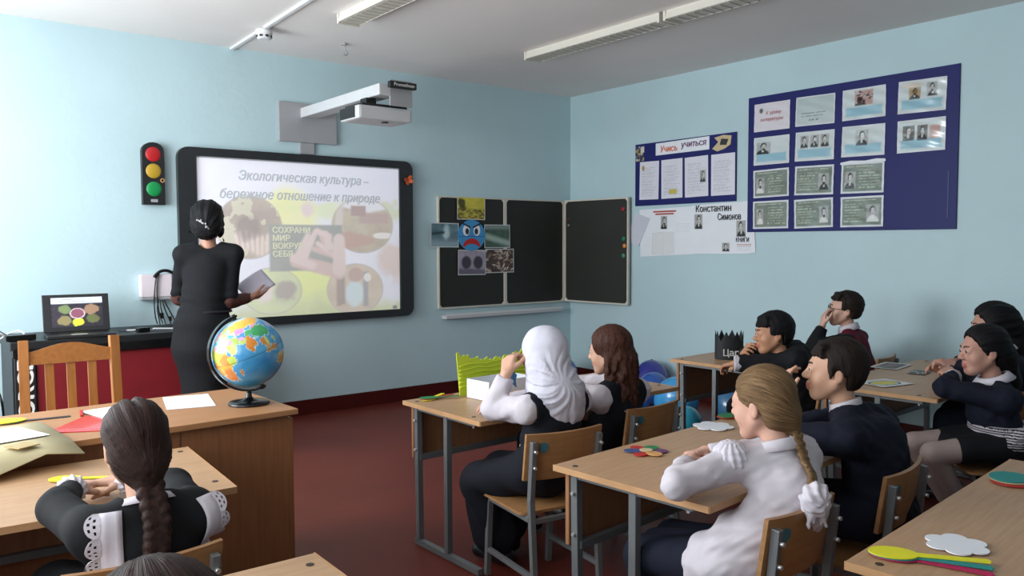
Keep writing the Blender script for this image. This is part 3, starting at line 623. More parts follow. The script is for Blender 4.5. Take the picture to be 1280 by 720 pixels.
st2 = thing('notice_stand', 'smaller dark blue notice stand with a white banner beside the chalkboard', 'display board', mx=wall_frame('right', 4.555, 1.945))
MB().box((1.09, 0.55, 0.012), (0, 0, 0.007), None, 0.002).obj('board', M['blue'], st2)
bn = MB().prism([(-0.30, 0.158), (0.28, 0.160), (0.28, 0.268), (-0.30, 0.262)], 0.013, 0.016).obj('banner', M['whitepaper'], st2)
text('Учись', 0.075, M['orange'], bn, Matrix.Translation((-0.155, 0.203, 0.0165)), 'lettering', shear=0.2, bold=0.0025, width=0.19)
text('учиться', 0.072, M['purple'], bn, Matrix.Translation((0.115, 0.222, 0.0165)), 'lettering', shear=0.15, bold=0.0025, width=0.27)
def cornerpic(seed):
    return lambda u, v: mixc(mixc(PP(u, '#2c3058'), PP(u, '#d6d2c0'), (fbm(u, v, 4, seed) > 0.47) * 1.0), PP(u, '#c9b04a'), (fbm(u, v, 6, seed + 3) > 0.6) * 0.8)
print_grid('owl_picture', 0.10, 0.13, 20, 24, cornerpic(3), M['print'], st2, Matrix.Translation((-0.487, 0.19, 0.015)))
bk = MB().prism([(0.31, 0.16), (0.36, 0.135), (0.43, 0.15), (0.49, 0.18), (0.50, 0.25), (0.42, 0.262), (0.33, 0.248), (0.37, 0.21)], 0.0135, 0.016).obj('book_cutout', M['beige'], st2)
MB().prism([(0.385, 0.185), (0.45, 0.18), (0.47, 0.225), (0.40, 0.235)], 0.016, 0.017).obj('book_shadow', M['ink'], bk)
def page(seed, pic):
    def fn(u, v):
        c = lines(PP(u, '#dcdbe4'), u, v, 0.12, 0.9, 0.08, 0.86, 18, '#9fa0ab', 0.6, seed)
        if pic == 1: c = mixc(c, PP(u, '#b08a4a'), soft(ell(u, v, 0.18, 0.83, 0.07, 0.07), 0.3))
        if pic == 2: c = mixc(c, PP(u, '#c4b452'), soft(np.maximum(np.abs(u - 0.55) - 0.18, np.abs(v - 0.17) - 0.06), 0.02))
        if pic == 3: c = portrait(c, u, v, 0.78, 0.5, 0.24, 0.3, 5)
        return c
    return fn
for i, (x, w_, lab) in enumerate(((-0.375, 0.225, 'white text page with a small brown badge, first on the notice stand'), (-0.115, 0.235, 'white text page with a yellow picture at its foot'), (0.150, 0.245, 'white text page with a small grey portrait at its side'), (0.420, 0.235, 'plain white text page, last on the notice stand'))):
    o = print_grid('text_page', w_, 0.335, 40, 60, page(i + 3, i + 1), M['print'], None, wall_frame('right', 4.555 - x, 1.945 - 0.055, 0.0165) @ Matrix.Rotation(math.radians((-1, 0.5, 1, 0.3)[i]), 4, 'Z'))
    tag(o, lab, 'sheet', 'text pages on the notice stand')
def poster(nm, lab, pts, cat='poster', z=0.002):
    t = thing(nm, lab, cat, mx=wall_frame('right', 0, 0)); MB().prism([(-a, b_) for a, b_ in pts], z, z + 0.0015).obj('paper', M['whitepaper'], t); return t
p1 = poster('wall_newspaper', 'white wall newspaper with open book drawing below the small blue stand', [(5.055, 1.635), (4.44, 1.645), (4.435, 1.242), (5.04, 1.215)][::1])
print_grid('portrait_print', 0.075, 0.115, 16, 22, lambda u, v: portrait(PP(u, '#ddd'), u, v, 0.5, 0.5, 1, 1, 12), M['print'], p1, Matrix.Translation((-4.765, 1.515, 0.0045)))
for k in range(2): MB().box((0.26 - 0.05 * k, 0.014, 0.0008), (-4.76, 1.612 - 0.022 * k, 0.0045)).obj('heading_stroke', M['redink'], p1)
for k in range(5): MB().box((0.16, 0.003, 0.0008), (-4.56, 1.50 - 0.017 * k, 0.0042)).obj('text_line', M['greyink'], p1)
bkk = MB().prism([(-4.90, 1.24), (-4.895, 1.425), (-4.775, 1.435), (-4.655, 1.43), (-4.65, 1.245), (-4.775, 1.235)], 0.0036, 0.0046).obj('drawn_book', M['white'], p1)
tb = MB()
for a in ([(-4.90, 1.24), (-4.895, 1.425), (-4.775, 1.435), (-4.655, 1.43), (-4.65, 1.245), (-4.775, 1.235), (-4.90, 1.24)], [(-4.775, 1.235), (-4.78, 1.30), (-4.772, 1.36), (-4.775, 1.435)]): tb.tube([(p[0], p[1], 0.005) for p in a], 0.0022, 5)
tb.obj('book_outline', M['greyink'], bkk)
p1b = thing('folded_leaflet', 'small tilted grey leaflet over the edge of the white wall newspaper', 'leaflet', mx=wall_frame('right', 0, 0))
MB().prism([(-5.175, 1.44), (-5.10, 1.61), (-4.925, 1.555), (-5.06, 1.31), (-5.15, 1.345)], 0.005, 0.0075).obj('paper', mat('leaflet', '#c9ccd6', 0.6), p1b)
MB().tube([(-4.925, 1.555, 0.009), (-5.06, 1.31, 0.009)], 0.003, 5).obj('fold_edge', M['greyink'], p1b)
p2 = poster('lettered_poster', 'white poster with black lettered heading and three small portraits', [(4.462, 1.650), (3.852, 1.668), (3.822, 1.262), (3.90, 1.250), (4.43, 1.245)], z=0.006)
def sm(nm, x, z, w_, h_, seed): print_grid(nm, w_, h_, 18, 24, lambda u, v: portrait(PP(u, '#ddd'), u, v, 0.5, 0.5, 1, 1, seed), M['print'], p2, Matrix.Translation((-x, z, 0.0085)))
sm('portrait_print', 4.385, 1.515, 0.085, 0.125, 8); sm('portrait_print', 3.96, 1.450, 0.090, 0.130, 10); sm('portrait_print', 4.105, 1.302, 0.075, 0.07, 13)
text('Константин', 0.078, M['ink'], p2, Matrix.Translation((-4.235, 1.617, 0.008)), 'lettering', width=0.36, bold=0.0035)
text('Симонов', 0.075, M['ink'], p2, Matrix.Translation((-4.075, 1.545, 0.008)), 'lettering', width=0.23, bold=0.0035)
text('КНИГИ', 0.05, M['ink'], p2, Matrix.Translation((-3.945, 1.358, 0.008)), 'lettering', width=0.125, bold=0.0025)
for k in range(5): MB().box((0.14 - 0.01 * (k % 2), 0.004, 0.0006), (-3.93, 1.325 - 0.012 * k, 0.008)).obj('text_line', M['redink'] if k < 2 else M['greyink'], p2)

# ------------------------------------------------------------------ ceiling
def lamp(lab, x, y0, y1):
    t = thing('ceiling_lamp', lab, 'ceiling lamp', (x, (y0 + y1) / 2, CE), 0, 'strip lamps on the ceiling'); L = y1 - y0
    MB().box((0.13, L, 0.02), (0, 0, -0.01), None, 0.003).obj('back_plate', M['lamp'], t)
    for s in (-1, 1): MB().box((0.008, L, 0.05), (s * 0.066, 0, -0.03), Matrix.Rotation(math.radians(-14 * s), 3, 'Y'), 0.002).obj('side_reflector', M['lamp'], t)
    for s in (-1, 1): MB().box((0.15, 0.018, 0.062), (0, s * (L / 2 - 0.004), -0.033), None, 0.003).obj('end_cap', M['lamp'], t)
    for s in (-1, 1): MB().cyl((s * 0.03, -L / 2 + 0.03, -0.038), (s * 0.03, L / 2 - 0.03, -0.038), 0.013).obj('tube', M['white'], t)
    lv = MB(); n = int(L / 0.06)
    lv.box((0.118, L - 0.03, 0.004), (0, 0, -0.052))
    for k in range(n): lv.box((0.118, 0.006, 0.006), (0, -L / 2 + (k + 0.5) * L / n, -0.056))
    lo = lv.obj('louver', M['lampdark'], t); lo['kind'] = 'stuff'
lamp('long strip ceiling lamp starting nearest the right wall corner', 3.965, 3.46, 4.78)
lamp('strip ceiling lamp butted end to end behind the corner one', 3.965, 2.10, 3.42)
lamp('strip ceiling lamp in the row above the teacher and globe', 2.40, 3.40, 4.70)
dt = thing('smoke_detector', 'round white smoke detector on the ceiling beside a white conduit', 'smoke detector', (2.088, 5.29, CE - 0.018))
MB().lathe([(0.03, -0.062), (0.045, -0.058), (0.052, -0.03), (0.055, -0.028), (0.055, 0.0)]).obj('housing', M['white'], dt)
for k in range(8): MB().box((0.02, 0.004, 0.014), (0.049 * math.cos(k * .785), 0.049 * math.sin(k * .785), -0.045), Matrix.Rotation(k * .785 + 1.57, 3, 'Z')).obj('vent_slot', M['ink'], dt)
cd = MB().box((0.028, 3.2, 0.018), (2.115, D - 1.60, CE - 0.009), None, 0.003).obj('cable_conduit', M['white']); tag(cd, 'thin white cable conduit running along the ceiling from the front wall', 'conduit')
cd.data.transform(Matrix.Translation((2.115, D, 0)) @ Matrix.Rotation(math.radians(-2.2), 4, 'Z') @ Matrix.Translation((-2.115, -D, 0)))
hk = thing('ceiling_hook', 'small wire ceiling hook between the smoke detector and the lamps', 'hook', (2.71, 5.37, CE))
MB().cyl((0, 0, 0), (0, 0, -0.012), 0.022).obj('plate', M['grey'], hk)
MB().tube(catmull([(0, 0, -0.01), (0.004, 0, -0.04), (0.02, 0, -0.055), (0.02, 0, -0.075), (0, 0, -0.08), (-0.012, 0, -0.065)]), 0.005, 6).obj('wire', M['grey'], hk)

# ------------------------------------------------------------------ school desks
DZ = 0.644
def desk_proto():
    t = thing('school_desk', 'school desk', 'desk', (0, 0, 0), 0, 'school desks')
    L, W = 1.20, 0.57
    top = MB().box((L, W, 0.018), (0, 0, DZ - 0.011), None, 0.003); top.obj('desk_top', M['desk'], t)
    MB().box((L, 0.004, 0.019), (0, -W / 2 - 0.001, DZ - 0.011)).obj('edge_strip', M['edge'], t)
    MB().box((0.004, W, 0.019), (-L / 2 - 0.001, 0, DZ - 0.011)).obj('edge_strip', M['edge'], t)
    MB().box((0.004, W, 0.019), (L / 2 + 0.001, 0, DZ - 0.011)).obj('edge_strip', M['edge'], t)
    MB().box((L - 0.05, 0.016, 0.235), (0, W / 2 - 0.035, 0.505), None, 0.003).obj('modesty_panel', M['panel'], t)
    for s in (-1, 1):
        x = s * (L / 2 - 0.035)
        f = MB()
        f.bar((x, W / 2 - 0.065, 0.625), (x, W / 2 - 0.075, 0.015), 0.026)
        f.obj('front_leg', M['tube'], t)
        MB().bar((x, -0.01, 0.625), (x, -0.01, 0.015), 0.026).obj('rear_leg', M['tube'], t)
        MB().bar((x, W / 2 - 0.05, 0.618), (x, -W / 2 + 0.07, 0.618), 0.02, 0.026).obj('top_rail', M['tube'], t)
        MB().bar((x, W / 2 - 0.05, 0.016), (x, -W / 2 + 0.05, 0.016), 0.026, 0.026).obj('floor_runner', M['tube'], t)
        MB().cyl((x + s * 0.013, W / 2 - 0.065, 0.56), (x + s * 0.022, W / 2 - 0.065, 0.56), 0.006, n=8).obj('bolt', M['bolt'], t)
        MB().cyl((x + s * 0.013, W / 2 - 0.068, 0.43), (x + s * 0.022, W / 2 - 0.068, 0.43), 0.006, n=8).obj('bolt', M['bolt'], t)
        for yy in (W / 2 - 0.06, -W / 2 + 0.09): MB().cyl((x, yy, DZ - 0.003), (x, yy, DZ - 0.0005), 0.009, n=10).obj('screw_cap', M['darkbolt'], t)
        MB().bar((x, -W / 2 + 0.09, 0.62), (x, -W / 2 + 0.09, 0.595), 0.008).obj('bag_hook', M['bolt'], t)
    MB().bar((-L / 2 + 0.035, W / 2 - 0.075, 0.395), (L / 2 - 0.035, W / 2 - 0.075, 0.395), 0.024).obj('cross_bar', M['tube'], t)
    return t
desks = [('school desk in front of the girl in the white hijab', 1.834, 3.115, 1.0, 'FL'), ('school desk before the blonde girl with a coloured paper flower', 1.664, 1.904, 5.0, 'FL'),
         ('empty-seated school desk at the bottom right with yellow paper spoon', 1.650, 0.919, 5.5, 'FL'), ('school desk by the wall carrying the black paper crown', 3.752, 3.225, 3.0, 'FL'),
         ('school desk by the wall before the girl in navy cardigan', 3.655, 2.205, 3.0, 'FL'), ('school desk of the braided girl in lace straps', 0.829, 2.871, -3.0, 'FR'), ('nearest school desk whose bare corner shows behind the dark-haired head', 0.760, 1.693, -1.0, 'FR')]
pd = desk_proto()
DESKS = []
for i, (lab, x, y, a, cn) in enumerate(desks):
    d = pd if i == 0 else copy_tree(pd); r = math.radians(a); sx = 0.6 if cn == 'FL' else -0.6
    d.location = (x + sx * math.cos(r) + 0.285 * math.sin(r), y + sx * math.sin(r) - 0.285 * math.cos(r), 0); d.rotation_euler = (0, 0, r); d['label'] = lab; DESKS.append(d)

# ------------------------------------------------------------------ school chairs
def chair_proto():
    t = thing('school_chair', 'school chair', 'chair', (0, 0, 0), 0, 'plywood school chairs')
    s = MB()
    pts = rrect(0.35, 0.34, 0.035); s.prism(pts, 0.346, 0.357); s.obj('seat', M['ply'], t)
    R = Matrix.Rotation(math.radians(8), 4, 'X')
    # backrest: slightly curved plywood, five facets
    bk = MB(); n = 7; W = 0.335
    for z0, z1, mi in ((0, 0.175, 0),):
        P = [(-W / 2 + W * k / n, -0.022 * (1 - (2 * k / n - 1) ** 2)) for k in range(n + 1)]
        out = [(p[0], p[1]) for p in P] + [(p[0], p[1] - 0.012) for p in P[::-1]]
        bk.prism(out, z0, z1)
    bo = bk.obj('backrest', M['ply'], t, mx=Matrix.Translation((0, -0.158, 0.478)) @ R)
    st = MB().lathe([(0.02, 0), (0.02, 0.001)], 14); st.obj('round_sticker', M['teal'], bo, mx=Matrix.Translation((-0.100, -0.0275, 0.125)) @ Matrix.Rotation(math.radians(90), 4, 'X') @ Matrix.Rotation(math.radians(-6), 4, 'Y'))
    for sg in (-1, 1):
        x = sg * 0.145
        MB().bar((x, -0.205, 0.625), (x, -0.185, 0.40), 0.02, 0.024).obj('back_upright', M['tube'], t)
        MB().bar((x, -0.185, 0.41), (x, -0.215, 0.012), 0.022).obj('rear_leg', M['tube'], t)
        MB().bar((x, 0.125, 0.344), (x, 0.15, 0.012), 0.022).obj('front_leg', M['tube'], t)
        MB().bar((x, -0.19, 0.334), (x, 0.14, 0.334), 0.022).obj('seat_rail', M['tube'], t)
        MB().bar((x, -0.205, 0.12), (x, 0.14, 0.12), 0.018).obj('side_stretcher', M['tube'], t)
        for z in (0.59, 0.53):
            MB().cyl((x, -0.212 + (0.59 - z) * 0.09, z), (x, -0.226 + (0.59 - z) * 0.09, z), 0.006, n=8).obj('bolt', M['bolt'], t)
    MB().bar((-0.145, -0.19, 0.326), (0.145, -0.19, 0.326), 0.018).obj('cross_bar', M['tube'], t)
    MB().bar((-0.145, 0.13, 0.322), (0.145, 0.13, 0.322), 0.018).obj('cross_bar', M['tube'], t)
    return t
# (label, x, y of the backrest top centre, heading)
chairs = [('plywood school chair under the blonde girl', 1.893, 1.166, 3), ('plywood school chair under the girl in the white hijab', 1.99, 2.205, -8), ('plywood school chair behind the girl with loose brown hair', 2.60, 2.315, 3),
          ('plywood school chair beside the boy in the navy suit', 2.475, 1.180, 9), ('plywood school chair under the girl in lace straps', 0.452, 1.872, 1), ('plywood school chair under the girl with striped waist', 4.02, 1.33, 44),
          ('plywood school chair under the boy in the black jacket', 3.97, 2.265, 4), ('plywood school chair under the boy with glasses', 4.80, 2.42, 10), ('plywood school chair under the girl behind the striped one', 4.62, 1.41, 8), ('plywood school chair under the dark head nearest the camera', 0.24, 0.62, 0)]
pc = chair_proto()
for i, (lab, x, y, a) in enumerate(chairs):
    c = pc if i == 0 else copy_tree(pc); r = math.radians(a)
    c.location = (x - 0.20 * math.sin(r), y + 0.20 * math.cos(r), 0); c.rotation_euler = (0, 0, r); c['label'] = lab

# ------------------------------------------------------------------ teacher's desk and its chair
TZ = 0.70
td = thing('teacher_desk', 'long brown wooden desk with solid front carrying the globe and papers', 'desk', (0.548, 3.245, 0), 2.5)
L, W = 1.44, 0.61
MB().box((L, W, 0.022), (0, 0, TZ - 0.011), None, 0.003).obj('desk_top', M['tdesk'], td)
for (x0, x1) in ((-0.69, 0.28), (0.285, 0.69)): MB().box((x1 - x0, 0.018, 0.60), ((x0 + x1) / 2, -W / 2 + 0.04, TZ - 0.022 - 0.30), None, 0.002).obj('front_panel', M['tpanel'], td)
for x in (-0.70, 0.70): MB().box((0.02, W - 0.06, 0.655), (x, 0.0, 0.335), None, 0.002).obj('side_panel', M['tpanel'], td)
MB().box((0.40, W - 0.1, 0.56), (0.48, 0.02, 0.385), None, 0.002).obj('drawer_unit', M['tpanel'], td)
tc = thing('wooden_chair', 'honey-coloured wooden chair with curved top rail and three back slats', 'chair', (0.675, 3.85, 0), 178)
wd = M['chairwood']
for s in (-1, 1):
    MB().bar((s * 0.185, -0.20, 0.0), (s * 0.185, -0.185, 0.46), 0.036, 0.034).obj('rear_leg', wd, tc)
    MB().bar((s * 0.185, -0.185, 0.45), (s * 0.180, -0.232, 0.922), 0.04, 0.034).obj('back_post', wd, tc)
    MB().bar((s * 0.175, 0.18, 0.0), (s * 0.175, 0.18, 0.44), 0.036).obj('front_leg', wd, tc)
    MB().box((0.02, 0.36, 0.05), (s * 0.18, 0, 0.41), None, 0.003).obj('seat_rail', wd, tc)
MB().box((0.40, 0.41, 0.022), (0, 0.0, 0.45), None, 0.006).obj('seat', wd, tc)
n = 14; o1 = [(-0.17 + 0.34 * k / n, 0.035 * math.sin(math.pi * k / n) ** 1.5) for k in range(n + 1)]
tr = MB().prism([(a, b) for a, b in o1] + [(0.17, -0.055), (-0.17, -0.055)], -0.011, 0.011).obj('top_rail', wd, tc, mx=Matrix.Translation((0, -0.226, 0.868)) @ Matrix.Rotation(math.radians(90 + 6), 4, 'X'))
for x in (-0.085, 0.0, 0.085): MB().bar((x, -0.192, 0.50), (x, -0.224, 0.83), 0.036, 0.014).obj('back_slat', wd, tc)
MB().box((0.34, 0.02, 0.045), (0, -0.19, 0.52), None, 0.003).obj('lower_rail', wd, tc)

# ------------------------------------------------------------------ globe
gl = thing('desk_globe', 'political desk globe in a black half-ring on a round black foot', 'globe', (1.165, 3.185, TZ))
GR, GC = 0.139, 0.209
MB().lathe([(0.002, 0.052), (0.008, 0.05), (0.011, 0.045), (0.012, 0.03), (0.022, 0.020), (0.05, 0.014), (0.076, 0.011), (0.080, 0.006), (0.080, 0.0)][::-1], 32).obj('foot', M['blackgloss'], gl)
# the camera sees the globe along (0.34, 0.94); r = to the right of that, axis leans left at the top
vd = Vector((0.343, 0.939, 0)).normalized(); rr = Vector((vd.y, -vd.x, 0))
axis = (Vector((0, 0, 1)) * math.cos(math.radians(20)) - rr * math.sin(math.radians(20)) - vd * 0.05).normalized()
arc = []
sidev = (rr - axis * rr.dot(axis)).normalized()
for a in np.linspace(-4, 184, 30):
    a = math.radians(a); arc.append(Vector((0, 0, GC)) + (axis * math.cos(a) - (sidev * 0.93 + vd * 0.36).normalized() * math.sin(a)) * (GR + 0.014))
rm = MB(); bm = rm.bm; R0 = []
nrm = axis.cross((sidev * 0.93 + vd * 0.36).normalized())
for p in arc:
    d = (p - Vector((0, 0, GC))).normalized(); R0.append([bm.verts.new(p + nrm * a * 0.013 + d * b * 0.004) for a, b in ((-1, -1), (1, -1), (1, 1), (-1, 1))])
for A, B in zip(R0[:-1], R0[1:]):
    for k in range(4): bm.faces.new((A[k], A[(k + 1) % 4], B[(k + 1) % 4], B[k]))
bm.faces.new(R0[0]); bm.faces.new(R0[-1][::-1])
rm.obj('half_ring', M['blackgloss'], gl)
MB().cyl((0, 0, 0.045), (0, 0, GC - GR - 0.016), 0.010, 0.008).obj('stem', M['blackgloss'], gl)
MB().cyl(Vector((0, 0, GC)) + axis * (GR - 0.004), Vector((0, 0, GC)) + axis * (GR + 0.022), 0.009).obj('pivot', M['blackgloss'], gl)
MB().cyl(Vector((0, 0, GC)) - axis * (GR - 0.004), Vector((0, 0, GC)) - axis * (GR + 0.022), 0.009).obj('pivot', M['blackgloss'], gl)
# map painted over latitude and longitude
land = [  # lon, lat, rlon, rlat, colour
 (20, 5, 17, 30, '#e0a848'), (8, 20, 20, 12, '#b9c956'), (25, -20, 11, 13, '#d98a4a'), (30, 8, 12, 8, '#e28b3c'), (15, 28, 12, 5, '#d98fb0'), (40, 5, 7, 7, '#b8cf5e'), (47, -19, 2.5, 7, '#c98a3a'),
 (45, 23, 10, 9, '#e6c84f'), (53, 32, 9, 7, '#a9c45f'), (43, 34, 5, 4, '#c98fc0'), (35, 39, 8, 3, '#e08a4a'), (5, 47, 10, 8, '#c9a2cc'), (15, 52, 9, 6, '#e59ab0'), (25, 58, 8, 9, '#8fb55f'), (-4, 40, 5, 4, '#e6b84f'), (12, 43, 3, 6, '#7fb36b'), (28, 48, 9, 4, '#e6d06a'),
 (90, 62, 58, 12, '#efb53c'), (60, 58, 20, 9, '#efb53c'), (140, 63, 28, 9, '#efb53c'), (67, 48, 14, 6, '#d98cc0'), (102, 47, 11, 4, '#e79ab8'), (103, 36, 20, 12, '#3fa866'), (115, 30, 9, 8, '#3fa866'), (85, 40, 10, 6, '#48ad6c'), (78, 22, 8, 11, '#e08a2e'), (78, 12, 3.5, 6, '#e08a2e'), (68, 29, 6, 5, '#b9d06c'), (66, 34, 5, 3, '#d7a0c9'),
 (101, 16, 6, 7, '#d88a4a'), (106, 14, 3, 8, '#c6d36e'), (102, 3, 3, 5, '#e0a860'), (101, -1, 6, 3, '#d79a42'), (114, 0, 6, 5, '#d79a42'), (138, 37, 3, 5, '#d98cc0'), (134, -25, 18, 10, '#e6b04e'), (122, 12, 3, 6, '#b7cf60'), (-60, -15, 17, 20, '#c6c452'), (-100, 45, 28, 15, '#e39a5a'), (-95, 62, 30, 10, '#d98fb0'), (-66, -38, 6, 14, '#d98a4a')]
nu, nv = 240, 120
lo, la = np.meshgrid(np.linspace(-180, 180, nu + 1), np.linspace(-90, 90, nv + 1), indexing='ij')
u_, v_ = (lo + 180) / 360, (la + 90) / 180
colr = mixc(np.ones(lo.shape + (3,)) * hexes('#2f86c6'), np.ones(lo.shape + (3,)) * hexes('#5fb3dd'), np.clip(fbm(u_, v_, 9, 2) * 1.2 - 0.1, 0, 1))
colr = mixc(colr, np.ones(lo.shape + (3,)) * hexes('#bfe0ea'), np.clip((np.abs(la) - 62) / 14, 0, 1))
wob = (fbm(u_ * 2, v_, 22, 5) - 0.5) * 1.1
dmin = np.full(lo.shape, 9.0); lc = np.zeros(lo.shape + (3,))
for x, y, a, b, h in land:
    d = np.hypot((lo - x) / a, (la - y) / b) - 1 + wob; k = d < 0
    lc[k] = hexes(h); dmin = np.minimum(dmin, d)
colr = np.where((dmin < 0)[..., None], lc * (0.88 + 0.24 * fbm(u_ * 2, v_, 30, 8))[..., None], colr)
colr = np.where(((dmin >= 0) & (dmin < 0.10))[..., None], hexes('#c9e4ea'), colr)
colr = np.where((np.abs(la) < 0.8)[..., None], colr * 0.5, colr)
th, ph = np.radians(lo), np.radians(la)
V = np.stack([np.cos(ph) * np.cos(th), np.cos(ph) * np.sin(th), np.sin(ph)], -1).reshape(-1, 3) * GR
k = np.arange(nu * (nv + 1)).reshape(nu, nv + 1)[:, :-1].ravel()
gm = raw_mesh('globe_ball', V, np.stack([k, k + nv + 1, k + nv + 2, k + 1], -1), [print_mat('globe_map', 0.25, coat=0.4)])
at = gm.attributes.new('print', 'FLOAT_COLOR', 'POINT'); at.data.foreach_set('color', np.concatenate([colr.reshape(-1, 3), np.ones((colr.shape[0] * colr.shape[1], 1))], 1).astype(np.float32).ravel())
# orient: axis up the tilted pole, longitude 78 towards the camera
fz = axis; fx = (-vd + rr * 0.0); fx = (fx - fz * fx.dot(fz)).normalized(); fy = fz.cross(fx)
A = Matrix((fx, fy, fz)).transposed().to_4x4() @ Matrix.Rotation(-math.radians(66), 4, 'Z')
link('globe_ball', gm, gl, mx=Matrix.Translation((0, 0, GC)) @ A)

# ------------------------------------------------------------------ papers on the teacher's desk
def slab(nm, lab, cat, pts, z, t, m, group=None):
    o = MB().prism([(p[0], p[1]) for p in pts], 0, t).obj(nm, m); o.location = (0, 0, z); return tag(o, lab, cat, group)
PZ = TZ + 0.0008
def quad(cx, cy, w_, h_, a):
    r = math.radians(a); c, s = math.cos(r), math.sin(r); return [(cx + x * c - y * s, cy + x * s + y * c) for x, y in ((-w_ / 2, -h_ / 2), (w_ / 2, -h_ / 2), (w_ / 2, h_ / 2), (-w_ / 2, h_ / 2))]
slab('paper_sheet', 'blank white sheet lying beside the globe foot', 'paper', [(0.872, 3.265), (1.047, 3.225), (1.105, 3.505), (0.93, 3.54)], PZ, 0.0012, M['whitepaper'], 'sheets on the teacher desk')
s2 = slab('paper_sheet', 'white printed sheet lying across the red folder', 'paper', [(0.655, 3.165), (0.83, 3.20), (0.775, 3.455), (0.60, 3.42)], PZ + 0.0045, 0.0012, M['whitepaper'], 'sheets on the teacher desk')
for kk in range(9): MB().bar((0.672 - 0.005 * kk, 3.20 + 0.025 * kk, 0.0014), (0.80 - 0.005 * kk, 3.226 + 0.025 * kk, 0.0014), 0.003, 0.0004, 0).obj('text_line', M['greyink'], s2)
fo = thing('red_folder', 'shiny translucent red plastic folder lying on the teacher desk', 'folder', (0, 0, PZ))
MB().prism([(0.44, 3.115), (0.625, 3.02), (0.80, 3.20), (0.60, 3.33)], 0, 0.003).obj('cover', mat('red_plastic', '#d8343c', 0.18, var=0.06, coat=0.5), fo)
MB().bar((0.59, 3.335, 0.004), (0.605, 3.43, 0.006), 0.012, 0.006).obj('clip', M['red'], fo)
MB().bar((0.47, 3.135, 0.0035), (0.62, 3.06, 0.0035), 0.012, 0.001, 0).obj('seam', mat('red_seam', '#e8646a', 0.2), fo)
ff = thing('open_cardboard_folder', 'large open beige cardboard folder hanging over the desk edge', 'folder', (0, 0, PZ))
g = MB(); A_ = [(-0.12, 2.96), (0.475, 3.06), (0.40, 3.30), (-0.12, 3.32)]
bmv = [[g.bm.verts.new((x, y, z)) for x, y, z in r] for r in ([(0.50, 2.80, -0.012), (0.40, 2.83, -0.004), (0.26, 2.77, -0.035), (-0.15, 2.72, -0.05)], [(0.485, 2.93, 0.009), (0.36, 2.93, 0.009), (0.20, 2.925, 0.008), (-0.15, 2.91, 0.008)], [(0.47, 3.10, 0.009), (0.34, 3.10, 0.006), (0.18, 3.12, 0.004), (-0.15, 3.12, 0.003)], [(0.45, 3.315, 0.006), (0.34, 3.31, 0.003), (0.18, 3.31, 0.003), (-0.15, 3.31, 0.003)])]
for a in range(3):
    for b in range(3): g.bm.faces.new((bmv[a][b], bmv[a + 1][b], bmv[a + 1][b + 1], bmv[a][b + 1])).smooth = True
lf = g.obj('cover', M['folder'], ff); so = lf.modifiers.new('thick', 'SOLIDIFY'); so.thickness = 0.003
MB().box((0.07, 0.07, 0.003), (0.345, 2.905, 0.0155), Matrix.Rotation(0.5, 3, 'Z')).obj('tape', mat('brown_tape', '#b59a5f', 0.3), ff)
slab('paper_sheet', 'white sheet at the left edge inside the open beige folder', 'paper', [(0.13, 2.96), (0.44, 3.03), (0.375, 3.225), (0.08, 3.19)], PZ + 0.0115, 0.0012, M['whitepaper'], 'sheets on the teacher desk')
def spoon_pts(L_, rw, rl, hw, n=22):
    P = [(rl * math.cos(a), rw * math.sin(a)) for a in np.linspace(math.radians(18), math.radians(342), n)]
    return P + [(rl + (L_ - rl) * 0.3, -hw), (L_, -hw * 1.1), (L_ + 0.004, 0), (L_, hw * 1.1), (rl + (L_ - rl) * 0.3, hw)]
def spoons(lab, loc, rz, cols, L_=0.17, grp=None, spread=0.18, sc=1.0):
    t = thing('paper_spoons', lab, 'paper cutout', loc, rz, grp)
    for i, c in enumerate(cols):
        MB().prism([(x * sc, y * sc) for x, y in spoon_pts(L_, 0.032, 0.045, 0.009)], 0, 0.002).obj('%s_spoon' % {'tealcard': 'teal'}.get(c, c), M[c], t, mx=Matrix.Translation((0, 0, 0.0028 * i)) @ Matrix.Rotation(spread * (i - 0.5), 4, 'Z'))
    return t
def Dz(x, y): return (x, y, DZ + 0.0012)
ys_ = spoons('yellow oval card on a dark-handled paper spoon on the teacher desk', (0.362, 3.392, TZ + 0.001), -6, ['ink'], 0.155, 'paper spoon fans', 0.0, 1.25)
MB().prism(EL(0.068, 0.045, -0.012, 0.012), 0, 0.003).obj('yellow_oval', M['yellow'], ys_, loc=(0, 0, 0.003))
spoons('yellow paper spoon peeking from under the braided girl arm', Dz(0.425, 2.69), -25, ['yellow'], 0.13, 'paper spoon fans', 0.2, 1.0)
spoons('red, yellow and green paper spoons on the hijab girl desk', Dz(1.93, 3.055), 18, ['yellow', 'red', 'green'], 0.15, 'paper spoon fans', -0.42, 0.95)
spoons('red, orange and green paper spoons behind the white paper flower', Dz(2.66, 1.985), -16, ['red', 'orange', 'green'], 0.18, 'paper spoon fans', 0.24, 1.1)
sp = spoons('magenta, teal and yellow paper spoons at the corner of the nearest desk', Dz(1.755, 0.865), -68, ['magenta', 'tealcard', 'yellow'], 0.165, 'paper spoon fans', 0.16, 1.15)
rd = thing('round_card_stack', 'green round card lying over a red one at the right frame edge', 'paper cutout', Dz(2.585, 0.935))
MB().prism(EL(0.062, 0.055), 0, 0.003).obj('red_disc', M['red'], rd, loc=(-0.015, -0.012, 0)); MB().prism(EL(0.062, 0.055), 0.0, 0.002).obj('cream_disc', M['beige'], rd, loc=(-0.003, -0.003, 0.004)); MB().prism(EL(0.060, 0.053), 0.0, 0.003).obj('green_disc', M['tealcard'], rd, loc=(0.0, 0, 0.007))
